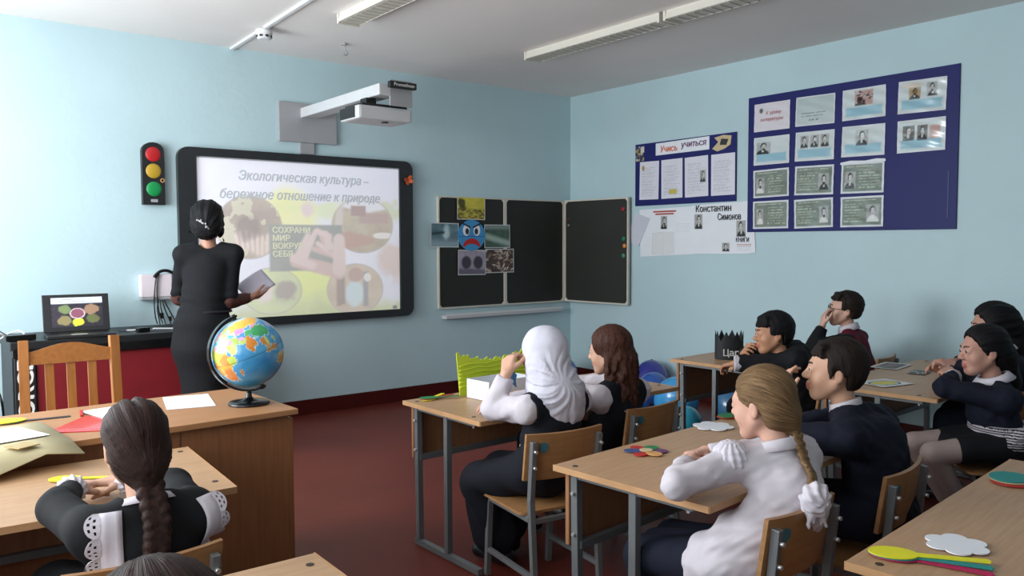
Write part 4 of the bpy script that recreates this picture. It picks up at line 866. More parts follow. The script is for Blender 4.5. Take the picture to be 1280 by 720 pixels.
def petal_pts(n=6, r=0.07, k=0.5):
    c_, q_ = r * 0.62, r * 0.40
    out = []
    for a in np.linspace(0, 2 * math.pi, n * 14, endpoint=False):
        dl = (a + math.pi / n) % (2 * math.pi / n) - math.pi / n; sn = c_ * math.sin(dl); rr0 = c_ * math.cos(dl) + math.sqrt(max(q_ * q_ - sn * sn, 0)) if abs(sn) < q_ else c_ * 0.8
        out.append((max(rr0, r * 0.5) * math.cos(a), max(rr0, r * 0.5) * math.sin(a)))
    return out
o = MB().prism(petal_pts(6, 0.075, 0.75), 0, 0.003).obj('paper_flower', M['whitepaper']); o.location = Dz(2.475, 1.915); tag(o, 'white six-petalled paper flower in front of the blonde girl', 'paper flower', 'white paper flowers')
o = MB().prism(petal_pts(6, 0.068, 0.75), 0, 0.003).obj('paper_flower', M['whitepaper']); o.location = Dz(1.93, 0.805); o.rotation_euler = (0, 0, 0.5); tag(o, 'white six-petalled paper flower beside the yellow paper spoon', 'paper flower', 'white paper flowers')
fl = thing('coloured_paper_flower', 'paper flower with six petals of different colours on the blonde girl desk', 'paper flower', Dz(2.005, 1.825))
for i, c in enumerate(('red', 'bluecard', 'red', 'tan', 'purple', 'green')):
    a = math.radians(60 * i + 20 + 60); MB().prism(EL(0.032, 0.024), 0, 0.0022).obj('petal', M[c], fl, mx=Matrix.Rotation(a, 4, 'Z') @ Matrix.Translation((0.042, 0, 0.001 * (i % 2))))
MB().prism(EL(0.022, 0.022), 0, 0.002).obj('centre', M['beige'], fl, loc=(0, 0, 0.0036))
# white box with the lime card standing in it, blue cutouts
bx = thing('white_box', 'white open paper box standing on the hijab girl desk', 'box', (2.235, 2.925, DZ), 4)
MB().box((0.27, 0.004, 0.085), (0, -0.075, 0.0425)).obj('side', M['whitepaper'], bx); MB().box((0.27, 0.004, 0.085), (0, 0.075, 0.0425)).obj('side', M['whitepaper'], bx)
for s in (-1, 1): MB().box((0.004, 0.146, 0.085), (s * 0.133, 0, 0.0425)).obj('side', M['whitepaper'], bx)
MB().box((0.266, 0.146, 0.003), (0, 0, 0.002)).obj('bottom', M['whitepaper'], bx)
lc_ = thing('lime_card_headdress', 'lime yellow paper crown with wavy ridges standing behind the white box', 'paper crown', (2.29, 3.045, DZ), 4)
w_, n = 0.46, 40
top = [(-w_ / 2 + w_ * k / n, 0.155 + 0.022 * (abs(2 * k / n - 1) ** 2) * 2 + 0.012 * math.sin(k * 1.9) * math.sin(k * 0.7)) for k in range(n + 1)]
MB().prism([(-w_ / 2 + 0.02, 0.0), (w_ / 2 - 0.02, 0.0)] + top[::-1], 0, 0.004).obj('card', M['lime'], lc_, mx=Matrix.Rotation(math.radians(90), 4, 'X'))
for r_ in range(6): MB().tube(catmull([(-w_ / 2 + 0.015 + w_ * 0.93 * k / 8, -0.006, 0.04 + 0.02 * r_ + 0.004 * math.sin(k * 2 + r_)) for k in range(9)], 3), 0.0045, 5).obj('crepe_ridge', M['lime'], lc_)
bc = thing('blue_paper_star', 'small blue paper cutout held by the girl in the white hijab', 'paper cutout', (2.015, 2.56, 0.80), 30)
MB().prism([(0.05 * (1 if i % 2 == 0 else 0.62) * math.cos(i * math.pi / 5), 0.05 * (1 if i % 2 == 0 else 0.62) * math.sin(i * math.pi / 5)) for i in range(10)], 0, 0.002).obj('card', mat('blue_card', '#2b7fb4', 0.6), bc, mx=Matrix.Rotation(math.radians(75), 4, 'X'))
lp = slab('lime_paper_slip', 'small pale lime paper lying before the girl with brown hair', 'paper', quad(2.75, 2.98, 0.17, 0.10, 15), DZ + 0.0008, 0.0015, mat('pale_lime', '#b9c65a', 0.6))
# black paper crown
cr = thing('black_paper_crown', 'black jagged paper crown with white lettering on the wall-side desk', 'paper crown', (4.02, 3.0, DZ), -38)
nn = 48; rx, ry = 0.085, 0.06; cm = MB(); bm = cm.bm; RI = []
for k in range(nn):
    a = 2 * math.pi * k / nn; hz = 0.13 + 0.045 * (1 - abs((k % 6) / 3.0 - 1)) ** 1.2 * 1.3 - 0.02
    RI.append([bm.verts.new((rx * f * math.cos(a), ry * f * math.sin(a), z)) for f, z in ((1, 0.0), (1, hz), (0.975, hz), (0.975, 0.0))])
for k in range(nn):
    A2, B2 = RI[k], RI[(k + 1) % nn]
    for j in range(4): bm.faces.new((A2[j], B2[j], B2[(j + 1) % 4], A2[(j + 1) % 4]))
cro = cm.obj('band', mat('black_card', '#1b1c20', 0.7), cr)
text('Царь', 0.055, M['whiteink'], cro, Matrix.Translation((0.012, -0.0615, 0.04)) @ Matrix.Rotation(math.radians(90), 4, 'X'), 'lettering', bold=0.0012)
# cards on the far right desk
def framed_card(lab, x, y, a, w_, h_, fn, grp='picture cards on the wall-side desk'):
    o = print_grid('picture_card', w_, h_, 40, 30, fn, M['print'], None, Matrix.Translation((x, y, DZ + 0.002)) @ Matrix.Rotation(math.radians(a), 4, 'Z')); return tag(o, lab, 'card', grp)
framed_card('white picture card with a yellow animal shape and black outline', 3.90, 1.985, -12, 0.22, 0.17, lambda u, v: mixc(mixc(PP(u, '#d9dcd8'), PP(u, '#2a2b24'), soft(np.abs(ell(u, v, 0.5, 0.5, 0.36, 0.3) + 0.5 * (fbm(u, v, 5, 3) - .5)) - 0.1, 0.08)), PP(u, '#cfc63a'), soft(ell(u, v, 0.5, 0.5, 0.3, 0.24) + 0.5 * (fbm(u, v, 5, 3) - .5), 0.1)))
framed_card('dark brown picture card in a white border farthest on the desk', 4.47, 2.24, 8, 0.26, 0.15, lambda u, v: edged(mixc(PP(u, '#4a3634'), PP(u, '#7d625c'), (fbm(u, v, 5, 6) > 0.55) * 1.0), u, v, 0.08, '#d3d3d0'))
framed_card('dark card with a pale edge between the other two cards', 4.36, 2.03, 10, 0.15, 0.09, lambda u, v: mixc(PP(u, '#3e3f44'), PP(u, '#b9b8b0'), (fbm(u, v, 4, 9) > 0.58) * 1.0))

# ------------------------------------------------------------------ media table with laptop
md = thing('media_table', 'black-topped media table with dark red front and white lettering on its post', 'table', (1.16, 5.665, 0))
MB().box((1.12, 0.56, 0.05), (0, 0.02, 0.755), None, 0.006).obj('table_top', M['black'], md)
MB().box((1.10, 0.03, 0.055), (0, -0.262, 0.715), None, 0.004).obj('front_rail', M['blackgloss'], md)
MB().box((0.98, 0.02, 0.62), (0.06, -0.245, 0.38), None, 0.003).obj('front_panel', M['redpanel'], md)
po = MB().box((0.105, 0.03, 0.70), (-0.49, -0.255, 0.36), None, 0.003).obj('lettered_post', M['black'], md)
text('FORCE', 0.115, M['whiteink'], po, Matrix.Translation((-0.485, -0.2715, 0.475)) @ Matrix.Rotation(math.radians(90), 4, 'X') @ Matrix.Rotation(math.radians(90), 4, 'Z'), 'lettering', width=0.40, bold=0.004)
for s in (-1, 1): MB().box((0.04, 0.5, 0.72), (s * 0.53, 0.02, 0.37), None, 0.003).obj('side_panel', M['black'], md)
MB().bar((0.12, 0.0, 0.785), (0.26, -0.10, 0.785), 0.016, 0.008).obj('top_slot', M['grey'], md); MB().bar((0.28, 0.0, 0.785), (0.42, -0.10, 0.785), 0.016, 0.008).obj('top_slot', M['grey'], md)
lt = thing('laptop', 'open black laptop showing the slide on the media table', 'laptop', (0.985, 5.57, 0.781), -4)
MB().box((0.37, 0.24, 0.018), (0, -0.05, 0.010), None, 0.004).obj('base', M['black'], lt)
MB().box((0.32, 0.11, 0.002), (0, 0.0, 0.0195)).obj('keyboard', M['blackgloss'], lt); MB().box((0.09, 0.055, 0.001), (-0.01, -0.12, 0.0192)).obj('touchpad', M['grey'], lt)
Rm = Matrix.Translation((0, 0.075, 0.018)) @ Matrix.Rotation(math.radians(-14), 4, 'X')
ld = MB().box((0.37, 0.012, 0.235), (0, 0.0, 0.118), None, 0.004).obj('lid', M['black'], lt, mx=Rm)
def lap(u, v):
    c = mixc(PP(u, '#3a3540'), PP(u, '#1b1a20'), fbm(u, v, 8, 3)); c = mixc(c, PP(u, '#c9d2dd'), soft(0.80 - v, 0.03)); c = lines(c, u, v, 0.15, 0.9, 0.82, 0.98, 2, '#5a6470', 0.9, 4)
    for k, (x, y, r, h) in enumerate(((0.5, 0.45, 0.13, '#7b4a5a'), (0.25, 0.6, 0.12, '#6b7a52'), (0.78, 0.58, 0.14, '#8a6f5a'), (0.8, 0.25, 0.13, '#5a5f3c'), (0.25, 0.22, 0.14, '#7d7350'), (0.5, 0.15, 0.11, '#c6d23a'))): c = mixc(c, PP(u, h), soft(ell(u, v, x, y, r, r * 1.2) + 0.6 * (fbm(u, v, 9, k) - .5), 0.1))
    return mixc(c, PP(u, '#d9c2c6'), soft(np.abs(ell(u, v, 0.5, 0.45, 0.14, 0.17)) - 0.08, 0.05) * 0.8)
print_grid('screen', 0.285, 0.185, 60, 44, lap, M['screen'], ld, Matrix.Translation((0.005, -0.0068, 0.122)) @ Matrix.Rotation(math.radians(90), 4, 'X'))
ms = thing('power_adapter', 'small black adapter with lead to the right of the laptop', 'adapter', (1.345, 5.53, 0.781), 10)
MB().box((0.075, 0.05, 0.028), (0, 0, 0.014), None, 0.006).obj('body', M['blackgloss'], ms); MB().tube(catmull([(-0.035, 0, 0.012), (-0.07, 0.02, 0.006), (-0.09, 0.06, 0.006), (-0.10, 0.12, 0.006)]), 0.004, 6).obj('lead', M['blackgloss'], ms)
bt = thing('cable_reel', 'tangle of black and white leads on the left end of the media table', 'cables', (0.66, 5.50, 0.781))
MB().box((0.16, 0.05, 0.035), (0.0, -0.02, 0.018), Matrix.Rotation(0.2, 3, 'Z'), 0.006).obj('power_strip', M['blackgloss'], bt)
MB().tube(catmull([(-0.06, -0.02, 0.02), (-0.11, -0.05, 0.05), (-0.16, -0.03, 0.0), (-0.20, 0.0, -0.25), (-0.19, 0.02, -0.5), (-0.2, 0.05, -0.76)]), 0.006, 6).obj('white_lead', M['white'], bt)
MB().tube(catmull([(-0.05, 0.0, 0.02), (-0.12, 0.06, 0.06), (-0.18, 0.05, 0.0), (-0.17, 0.06, -0.15), (-0.13, 0.05, -0.25), (-0.10, 0.0, -0.36), (-0.09, 0.02, -0.6), (-0.1, 0.02, -0.77)]), 0.007, 6).obj('black_lead', M['blackgloss'], bt)
MB().tube(catmull([(0.03, 0.02, 0.035), (0.0, 0.07, 0.05), (-0.07, 0.08, 0.02), (-0.15, 0.1, -0.08), (-0.17, 0.1, -0.4), (-0.16, 0.1, -0.77)]), 0.005, 6).obj('white_lead', M['white'], bt)

# ------------------------------------------------------------------ balloons on the floor
def balloon(lab, x, y, z, r, c, tilt=0.3):
    t = thing('balloon', lab, 'balloon', (x, y, z), random.uniform(0, 360), 'blue balloons on the floor')
    pf = [(0.004 * r / 0.15, -1.22 * r)] + [(r * math.sin(a), -r * math.cos(a) * (1.18 if a < math.pi / 2 else 1.0)) for a in np.linspace(0.18, math.pi - 0.02, 18)]
    mm = mat('balloon_skin', c, 0.22, var=0.04, coat=0.3)
    b_ = MB().lathe(pf, 24).obj('skin', mm, t, rot=(tilt + 2.2, 0, 0)); MB().cyl((0, 0, -1.21 * r), (0, 0, -1.30 * r), 0.004, 0.012, 8).obj('knot', mm, b_)
for a in (('large light blue balloon half behind the desk panel', 4.64, 3.93, 0.17, 0.165, '#3f97cf'), ('mid blue balloon left of the large light blue one', 4.48, 4.23, 0.14, 0.135, '#3d6fb8'), ('dull grey-blue balloon under the crown desk', 4.90, 3.62, 0.14, 0.135, '#3f6f95'), ('dark violet-blue balloon against the right wall', 5.24, 4.72, 0.16, 0.15, '#34388c'),
          ('small teal balloon in front of the large light blue one', 4.34, 3.58, 0.11, 0.105, '#2f8ea8'), ('bright blue balloon seen under the hijab girl desk', 4.10, 4.30, 0.13, 0.13, '#2f7fc4'), ('blue balloon lying in the corner behind the front desk', 4.95, 5.55, 0.15, 0.145, '#2f6fb8'), ('sky blue balloon on the floor near the corner', 4.45, 4.75, 0.13, 0.125, '#4a9fd0'), ('deep blue balloon next to the violet one', 5.0, 4.48, 0.13, 0.13, '#2d58a8')):
    balloon(*a)

# ================================================================== people: smooth-blended distance fields meshed on a graded grid
def V3(*a): return np.array(a, float)
def nrm_(v): v = np.array(v, float); return v / (np.linalg.norm(v) + 1e-12)
class Field:
    def __init__(s): s.ops = []; s.disps = []
    def _add(s, fn, lo, hi, k, mode, M_, O):
        lo = np.array(lo, float); hi = np.array(hi, float)
        if M_ is not None:
            cs = np.array([[(lo, hi)[i][0], (lo, hi)[j][1], (lo, hi)[l][2]] for i in (0, 1) for j in (0, 1) for l in (0, 1)]) @ M_.T + O
            lo, hi = cs.min(0), cs.max(0)
        s.ops.append((fn, lo, hi, k, mode, M_, O))
    def cap(s, a, b, ra, rb=None, k=0.02, S=None, M_=None, O=None, mode='u'):
        a = np.array(a, float); b = np.array(b, float); rb = ra if rb is None else rb; S_ = np.array(S if S is not None else (1, 1, 1), float)
        r = max(ra, rb) * S_; lo = np.minimum(a, b) - r; hi = np.maximum(a, b) + r; A = a / S_; B = b / S_; d = B - A; dd = d @ d + 1e-12; ms = S_.min()
        def fn(x, y, z):
            x = x / S_[0] - A[0]; y = y / S_[1] - A[1]; z = z / S_[2] - A[2]
            h = np.clip((x * d[0] + y * d[1] + z * d[2]) / dd, 0, 1)
            return (np.sqrt((x - h * d[0]) ** 2 + (y - h * d[1]) ** 2 + (z - h * d[2]) ** 2) - (ra + (rb - ra) * h)) * ms
        s._add(fn, lo, hi, k, mode, M_, O); return s
    def fru(s, a, b, ra, rb, k=0.01, mode='u'):
        a = np.array(a, float); b = np.array(b, float); d = b - a; L = np.linalg.norm(d); d = d / L; r = max(ra, rb)
        def fn(x, y, z):
            x = x - a[0]; y = y - a[1]; z = z - a[2]; h = x * d[0] + y * d[1] + z * d[2]
            q = np.sqrt(np.maximum(x * x + y * y + z * z - h * h, 0)); t = np.clip(h / L, 0, 1)
            return np.maximum(q - (ra + (rb - ra) * t), np.abs(h - L / 2) - L / 2)
        s._add(fn, np.minimum(a, b) - r, np.maximum(a, b) + r, k, mode, None, None); return s
    def ell(s, c, r, k=0.02, M_=None, O=None, mode='u'):
        c = np.array(c, float); r = np.array(r, float)
        def fn(x, y, z):
            x = x - c[0]; y = y - c[1]; z = z - c[2]
            k0 = np.sqrt((x / r[0]) ** 2 + (y / r[1]) ** 2 + (z / r[2]) ** 2); k1 = np.sqrt((x / r[0] ** 2) ** 2 + (y / r[1] ** 2) ** 2 + (z / r[2] ** 2) ** 2)
            return k0 * (k0 - 1) / (k1 + 1e-9)
        s._add(fn, c - r, c + r, k, mode, M_, O); return s
    def box(s, lo, hi, k=0.006, M_=None, O=None, mode='s'):
        lo = np.array(lo, float); hi = np.array(hi, float); c = (lo + hi) / 2; h = (hi - lo) / 2
        def fn(x, y, z): return np.maximum(np.maximum(np.abs(x - c[0]) - h[0], np.abs(y - c[1]) - h[1]), np.abs(z - c[2]) - h[2])
        s._add(fn, lo, hi, k, mode, M_, O); return s
    def disp(s, fn): s.disps.append(fn); return s
    def bounds(s):
        u = [o for o in s.ops if o[4] == 'u']; return np.min([o[1] for o in u], 0) - 0.02, np.max([o[2] for o in u], 0) + 0.02
    def grid(s, coarse, fine=None, zones=()):
        lo, hi = s.bounds(); ax = []
        for i in range(3):
            x = lo[i]; out = [x]
            while x < hi[i]:
                st = coarse
                for c, r in zones:
                    if abs(x + coarse * 0.5 - c[i]) < r + coarse * 0.5: st = fine
                x += st; out.append(x)
            ax.append(np.array(out))
        return ax
    def mesh(s, coarse, fine=None, zones=()):
        xs, ys, zs = ax = s.grid(coarse, fine, zones); Dm = np.full((len(xs), len(ys), len(zs)), 0.5, np.float32)
        pad = 2.2 * coarse
        for fn, lo, hi, k, mode, M_, O in s.ops:
            sl = tuple(slice(max(0, np.searchsorted(a, lo[i] - pad - k)), np.searchsorted(a, hi[i] + pad + k)) for i, a in enumerate(ax))
            x = xs[sl[0]][:, None, None]; y = ys[sl[1]][None, :, None]; z = zs[sl[2]][None, None, :]
            if x.size == 0 or y.size == 0 or z.size == 0: continue
            if M_ is not None:
                x, y, z = x - O[0], y - O[1], z - O[2]; x, y, z = (x * M_[0, j] + y * M_[1, j] + z * M_[2, j] for j in range(3))
            d = fn(x, y, z).astype(np.float32); B = Dm[sl]
            if mode == 'u':
                h = np.clip(0.5 + 0.5 * (B - d) / k, 0, 1); Dm[sl] = B * (1 - h) + d * h - k * h * (1 - h)
            else:
                h = np.clip(0.5 - 0.5 * (B + d) / k, 0, 1); Dm[sl] = B * (1 - h) - d * h + k * h * (1 - h)
        for fn in s.disps:
            m = np.abs(Dm) < 0.035; I = np.nonzero(m); Dm[m] += fn(np.stack([xs[I[0]], ys[I[1]], zs[I[2]]], -1)).astype(np.float32)
        return nets(Dm, xs, ys, zs)
def nets(Dm, xs, ys, zs):
    ins = Dm < 0; c = np.zeros(tuple(n - 1 for n in Dm.shape), np.uint8)
    for i in (0, 1):
        for j in (0, 1):
            for k in (0, 1): c += ins[i:ins.shape[0] - 1 + i, j:ins.shape[1] - 1 + j, k:ins.shape[2] - 1 + k]
    act = (c > 0) & (c < 8); I = np.argwhere(act); idx = np.full(act.shape, -1, np.int64); idx[act] = np.arange(len(I))
    acc = np.zeros((len(I), 3)); cnt = np.zeros(len(I))
    cor = {}
    for i in (0, 1):
        for j in (0, 1):
            for k in (0, 1): cor[i, j, k] = Dm[I[:, 0] + i, I[:, 1] + j, I[:, 2] + k].astype(np.float64)
    x0, y0, z0 = xs[I[:, 0]], ys[I[:, 1]], zs[I[:, 2]]; x1, y1, z1 = xs[I[:, 0] + 1], ys[I[:, 1] + 1], zs[I[:, 2] + 1]
    for a in cor:
        for q in range(3):
            if a[q]: continue
            b = tuple(1 if r == q else a[r] for r in range(3)); va, vb = cor[a], cor[b]; m = (va < 0) != (vb < 0); t = va / np.where(m, va - vb, 1)
            p = np.stack([np.where(a[0], x1, x0), np.where(a[1], y1, y0), np.where(a[2], z1, z0)], -1); e = np.stack([np.where(b[0], x1, x0), np.where(b[1], y1, y0), np.where(b[2], z1, z0)], -1)
            acc[m] += (p + (e - p) * t[:, None])[m]; cnt[m] += 1
    Vt = acc / cnt[:, None]; Q = []
    nx, ny, nz = ins.shape
    for ax_ in range(3):
        if ax_ == 0: e0, e1 = ins[:-1, 1:-1, 1:-1], ins[1:, 1:-1, 1:-1]
        elif ax_ == 1: e0, e1 = ins[1:-1, :-1, 1:-1], ins[1:-1, 1:, 1:-1]
        else: e0, e1 = ins[1:-1, 1:-1, :-1], ins[1:-1, 1:-1, 1:]
        E_ = np.argwhere(e0 != e1)
        if not len(E_): continue
        i, j, k = E_.T; s0 = e0[i, j, k]
        if ax_ == 0: q = [idx[i, j, k], idx[i, j + 1, k], idx[i, j + 1, k + 1], idx[i, j, k + 1]]
        elif ax_ == 1: q = [idx[i, j, k], idx[i, j, k + 1], idx[i + 1, j, k + 1], idx[i + 1, j, k]]
        else: q = [idx[i, j, k], idx[i + 1, j, k], idx[i + 1, j + 1, k], idx[i, j + 1, k]]
        q = np.stack(q, -1); q[~s0] = q[~s0][:, ::-1]; Q.append(q)
    Q = np.concatenate(Q); 
    return Vt, Q
def wrinkle(amp, f, seed=0, dirs=4):
    rng = np.random.RandomState(seed); Dv = rng.randn(dirs, 3); Dv /= np.linalg.norm(Dv, axis=1)[:, None]; ph = rng.rand(dirs, 2) * 6.28; W = rng.randn(dirs, 3) * 0.6
    def fn(p):
        o = np.zeros(len(p))
        for i in range(dirs):
            a = p @ Dv[i] * f * (1 + 0.35 * i) + 1.6 * np.sin(p @ W[i] * f * 0.7 + ph[i, 1]) + ph[i, 0]; o += np.sin(a) / (1 + 0.3 * i)
        return amp * o / dirs * 1.6
    return fn
def basis(yaw, pitch, roll):
    """columns right, forward, up; yaw 90 = looking along +y"""
    y, p, r = map(math.radians, (yaw, pitch, roll)); f = V3(math.cos(y) * math.cos(p), math.sin(y) * math.cos(p), math.sin(p)); rr_ = V3(math.sin(y), -math.cos(y), 0); u_ = np.cross(rr_, f)
    return np.stack([rr_ * math.cos(r) + u_ * math.sin(r), f, u_ * math.cos(r) - rr_ * math.sin(r)], 1)
def add_head(F, H, Mh, s, neck, nr):
    A = dict(M_=Mh, O=H)
    e = lambda c, r, k=0.02, mode='u': F.ell(V3(*c) * s, V3(*r) * s, k * s, mode=mode, **A)
    c_ = lambda a, b, ra, rb=None, k=0.02: F.cap(V3(*a) * s, V3(*b) * s, ra * s, (ra if rb is None else rb) * s, k * s, **A)
    e((0, -.014, .034), (.072, .091, .078)); e((0, .026, -.022), (.060, .058, .076), .03); e((0, .052, -.088), (.026, .022, .020), .035)
    for q in (-1, 1):
        c_((q * .052, -.002, -.045), (q * .018, .058, -.092), .017, .013, .03); e((q * .036, .052, -.032), (.022, .022, .022), .03)
    e((0, .068, .020), (.046, .016, .013), .025)
    for q in (-1, 1): e((q * .029, .090, .002), (.017, .013, .011), .012, 's')
    c_((0, .078, .012), (0, .103, -.026), .0075, .0105, .014)
    for q in (-1, 1): e((q * .010, .092, -.031), (.008, .010, .007), .008)
    c_((-.019, .074, -.057), (0, .086, -.054), .006, .0075, .010); c_((.019, .074, -.057), (0, .086, -.054), .006, .0075, .010)
    c_((-.015, .074, -.067), (0, .084, -.068), .006, .008, .010); c_((.015, .074, -.067), (0, .084, -.068), .006, .008, .010)
    for q in (-1, 1):
        e((q * .075, -.012, -.010), (.007, .016, .026), .010); e((q * .083, -.006, -.008), (.005, .009, .015), .006, 's'); e((q * .029, .078, .001), (.016, .010, .012), .008)
    hn = H + Mh @ (V3(0, -.022, -.062) * s); F.cap(hn, neck, nr * .96, nr * .96, .02)
def add_hand(F, W, fwd, pn, side, curl, s, spread=0.06, thumb=0.5):
    f = nrm_(fwd); n = nrm_(np.array(pn, float) - f * np.dot(pn, f)); t = np.cross(f, n) * (1 if side == 'R' else -1)
    kn = [(.030, .080), (.010, .086), (-.010, .082), (-.029, .073)]; ln = [.068, .076, .070, .054]
    for lat, d in kn: F.cap(W + f * .005 * s + t * lat * .55 * s, W + (f * d + t * lat) * s, .0145 * s, .0115 * s, .012 * s)
    cl = curl if isinstance(curl, (list, tuple)) else [curl] * 4; ends = []
    for i, (lat, d) in enumerate(kn):
        p = W + (f * d + t * lat) * s; a = 0.0; dr = nrm_(f + t * spread * (1.5 - i))
        for q, fr in enumerate((.46, .30, .24)):
            a += cl[i] * (0.9, 1.1, 0.7)[q]; v = dr * math.cos(a) + n * math.sin(a); b = p + v * ln[i] * fr * s
            F.cap(p, b, (.0092 - .0009 * q) * s, (.0084 - .0010 * q) * s, .0035 * s); p = b
        ends.append(p)
    p = W + (f * .022 + t * .020 + n * .006) * s; v = nrm_(f * .62 + t * .72 + n * .25); b = p + v * .042 * s; F.cap(p, b, .0135 * s, .0105 * s, .010 * s)
    v = nrm_(f * .85 + t * (.45 - thumb * .6) + n * (.2 + .5 * thumb)); c = b + v * .032 * s; F.cap(b, c, .0098 * s, .009 * s, .004 * s); F.cap(c, c + nrm_(v + f * .2) * .024 * s, .009 * s, .0075 * s, .004 * s)
    return W + f * .05 * s
SKIN = {}
def skin(tone):
    if tone not in SKIN: SKIN[tone] = [mat('skin', tone, 0.5, var=0.05, vscale=14, spec=0.35), mat('lips', tuple(a * b for a, b in zip(C(tone), (0.80, 0.52, 0.52))), 0.45)]
    return SKIN[tone]
M['eye'] = mat('eye_white', '#d9d8d4', 0.25); M['iris'] = mat('iris_brown', '#2a1a12', 0.2)
class Person: pass
def person(label, pos, hdg, head, look, s=0.92, sw=0.145, el=None, wr=None, hands=None, knees=None, ankles=None, tone='#c99a80', pz=0.475, py=0.0, bulk=1.0, standing=False, res=(0.012, 0.0046), eyes=True, shoes='#1b1b1d', chest_back=0.0, sh=None):
    P = Person(); P.s = s; P.b = bulk; P.res = res
    root = thing('person', label, 'person', (pos[0], pos[1], 0), hdg); P.root = root
    r = math.radians(hdg); Rz = np.array([[math.cos(r), math.sin(r), 0], [-math.sin(r), math.cos(r), 0], [0, 0, 1]])
    L = lambda p: Rz @ (np.array(p, float) - V3(pos[0], pos[1], 0)); Lv = lambda v: Rz @ np.array(v, float); P.L, P.Lv = L, Lv
    P.H = L(head); P.Mh = basis(look[0] - hdg, look[1], look[2]); u_ = P.Mh[:, 2]
    P.N = P.H + P.Mh @ (V3(0, -.040, -.130) * s) ; P.N[2] = P.H[2] - 0.122 * s
    P.P = V3(0, py, pz); k = 1.0 if not standing else 1.15
    P.C = P.N + V3(0, .0 - chest_back, -.150 * k); P.C[0] = P.N[0] * 0.9 + P.P[0] * 0.1
    P.Wst = P.P * 0.5 + P.C * 0.5 + V3(0, 0.0, 0.0)
    P.S = {'L': P.N + V3(-sw, -.008 - chest_back * .6, -.078), 'R': P.N + V3(sw, -.008 - chest_back * .6, -.078)}
    if sh:
        for q in sh: P.S[q] = L(sh[q])
    P.E = {q: L(el[q]) for q in 'LR'}; P.W = {q: L(wr[q]) for q in 'LR'}
    if standing:
        P.hip = {'L': V3(-.085, py, pz - .04), 'R': V3(.085, py, pz - .04)}
        P.K = {q: V3(x, py + .02, pz * .54) for q, x in (('L', -.075), ('R', .075))}; P.A = {q: V3(x, py - .03, .10) for q, x in (('L', -.07), ('R', .07))}
    else:
        P.hip = {'L': P.P + V3(-.078, .02, -.01), 'R': P.P + V3(.078, .02, -.01)}
        P.K = {q: (L(knees[q]) if knees else V3(x, py + .36, .425)) for q, x in (('L', -.10), ('R', .10))}
        P.A = {q: (L(ankles[q]) if ankles else V3(x, py + .38, .085)) for q, x in (('L', -.10), ('R', .10))}
    F = Field(); b = bulk
    F.cap(P.P, P.Wst, .082 * b, .064 * b, .03, S=(1.3, 1, 1)); F.cap(P.Wst, P.C, .064 * b, .072 * b, .03, S=(1.3, 1, 1))
    for q in 'LR': F.cap(P.C + V3(0, 0, .045), P.S[q], .040 * b, .028 * b, .03); F.cap(P.N + V3(0, -.004, -.030), P.S[q], .019 * b, .024 * b, .03)
    add_head(F, P.H, P.Mh, s, P.N + V3(0, -.01, -.03), .044 * s * (1 + .1 * (b - 1)))
    ext = {}
    for q in 'LR':
        F.cap(P.S[q], P.E[q], .030 * b, .026 * b, .015); F.cap(P.E[q], P.W[q], .029 * b, .0205 * b, .01)
        if hands and q in hands:
            fwd, pn, cu = hands[q][:3]; ext[q] = add_hand(F, P.W[q], Lv(fwd), Lv(pn), q, cu, s * 0.92, *(hands[q][3:]))
        kk = 1.05 if standing else 1.0
        F.cap(P.hip[q], P.K[q], .058 * b * kk, .042 * b * kk, .02); F.cap(P.K[q], P.A[q], .042 * b * kk, .027 * kk, .015)
        d = P.K[q] - P.hip[q]; d[2] = 0; d = nrm_(d) if not standing else V3(0, 1, 0); P.toe = getattr(P, 'toe', {}); P.toe[q] = d
        F.cap(P.A[q] + V3(0, 0, -.055) - d * .02, P.A[q] + d * .12 + V3(0, 0, -.06), .026, .022, .02)
    zones = [(P.H, .135 * s)] + [(ext[q], .085) for q in ext]
    Vt, Q = F.mesh(res[0], res[1], zones)
    q = (Vt - P.H) @ P.Mh / s; lip = (np.abs(q[:, 0]) < .021) & (q[:, 2] > -.076) & (q[:, 2] < -.048) & (q[:, 1] > .0795)
    link('body', raw_mesh('body', Vt, Q, skin(tone), True, lip[Q].sum(1) >= 3), root)
    P.F = F
    if eyes:
        for g in (-1, 1):
            m = MB().sph((0, 0, 0), .0108 * s, n=8); 
            for f in m.bm.faces: f.material_index = 1 if f.calc_center_median().y > .0080 * s else 0
            link('eye', m.mesh('eye', [M['eye'], M['iris']]), root, mx=Matrix.Translation(P.H + P.Mh @ (V3(g * .029, .0795, .001) * s)) @ Matrix(P.Mh.tolist()).to_4x4())
            eb = [P.H + P.Mh @ (V3(g * x, y, z) * s) for x, y, z in ((.012, .090, .021), (.026, .0875, .026), (.040, .077, .024), (.048, .066, .018))]
            MB().tube(catmull(eb, 4), .0032 * s, 6).obj('eyebrow', P_HAIR.get(label, M['ink']), root)
    fs = Field()
    for q in 'LR': fs.cap(P.A[q] + V3(0, 0, -.05) - P.toe[q] * .03, P.A[q] + P.toe[q] * .125 + V3(0, 0, -.055), .034, .029, .02).box(P.A[q] + V3(-.3, -.3, -.2), P.A[q] + V3(.3, .3, -.0845), .003)
    for q in 'LR': 
        f1 = Field().cap(P.A[q] + V3(0, 0, -.045) - P.toe[q] * .03, P.A[q] + P.toe[q] * .125 + V3(0, 0, -.052), .036, .030, .02).box(V3(-2, -2, -.2), V3(2, 2, 0.003), .003)
        Vs, Qs = f1.mesh(.010); link('shoe', raw_mesh('shoe', Vs, Qs, [mat('shoe_leather', shoes, .4)]), root)
    return P
P_HAIR = {}
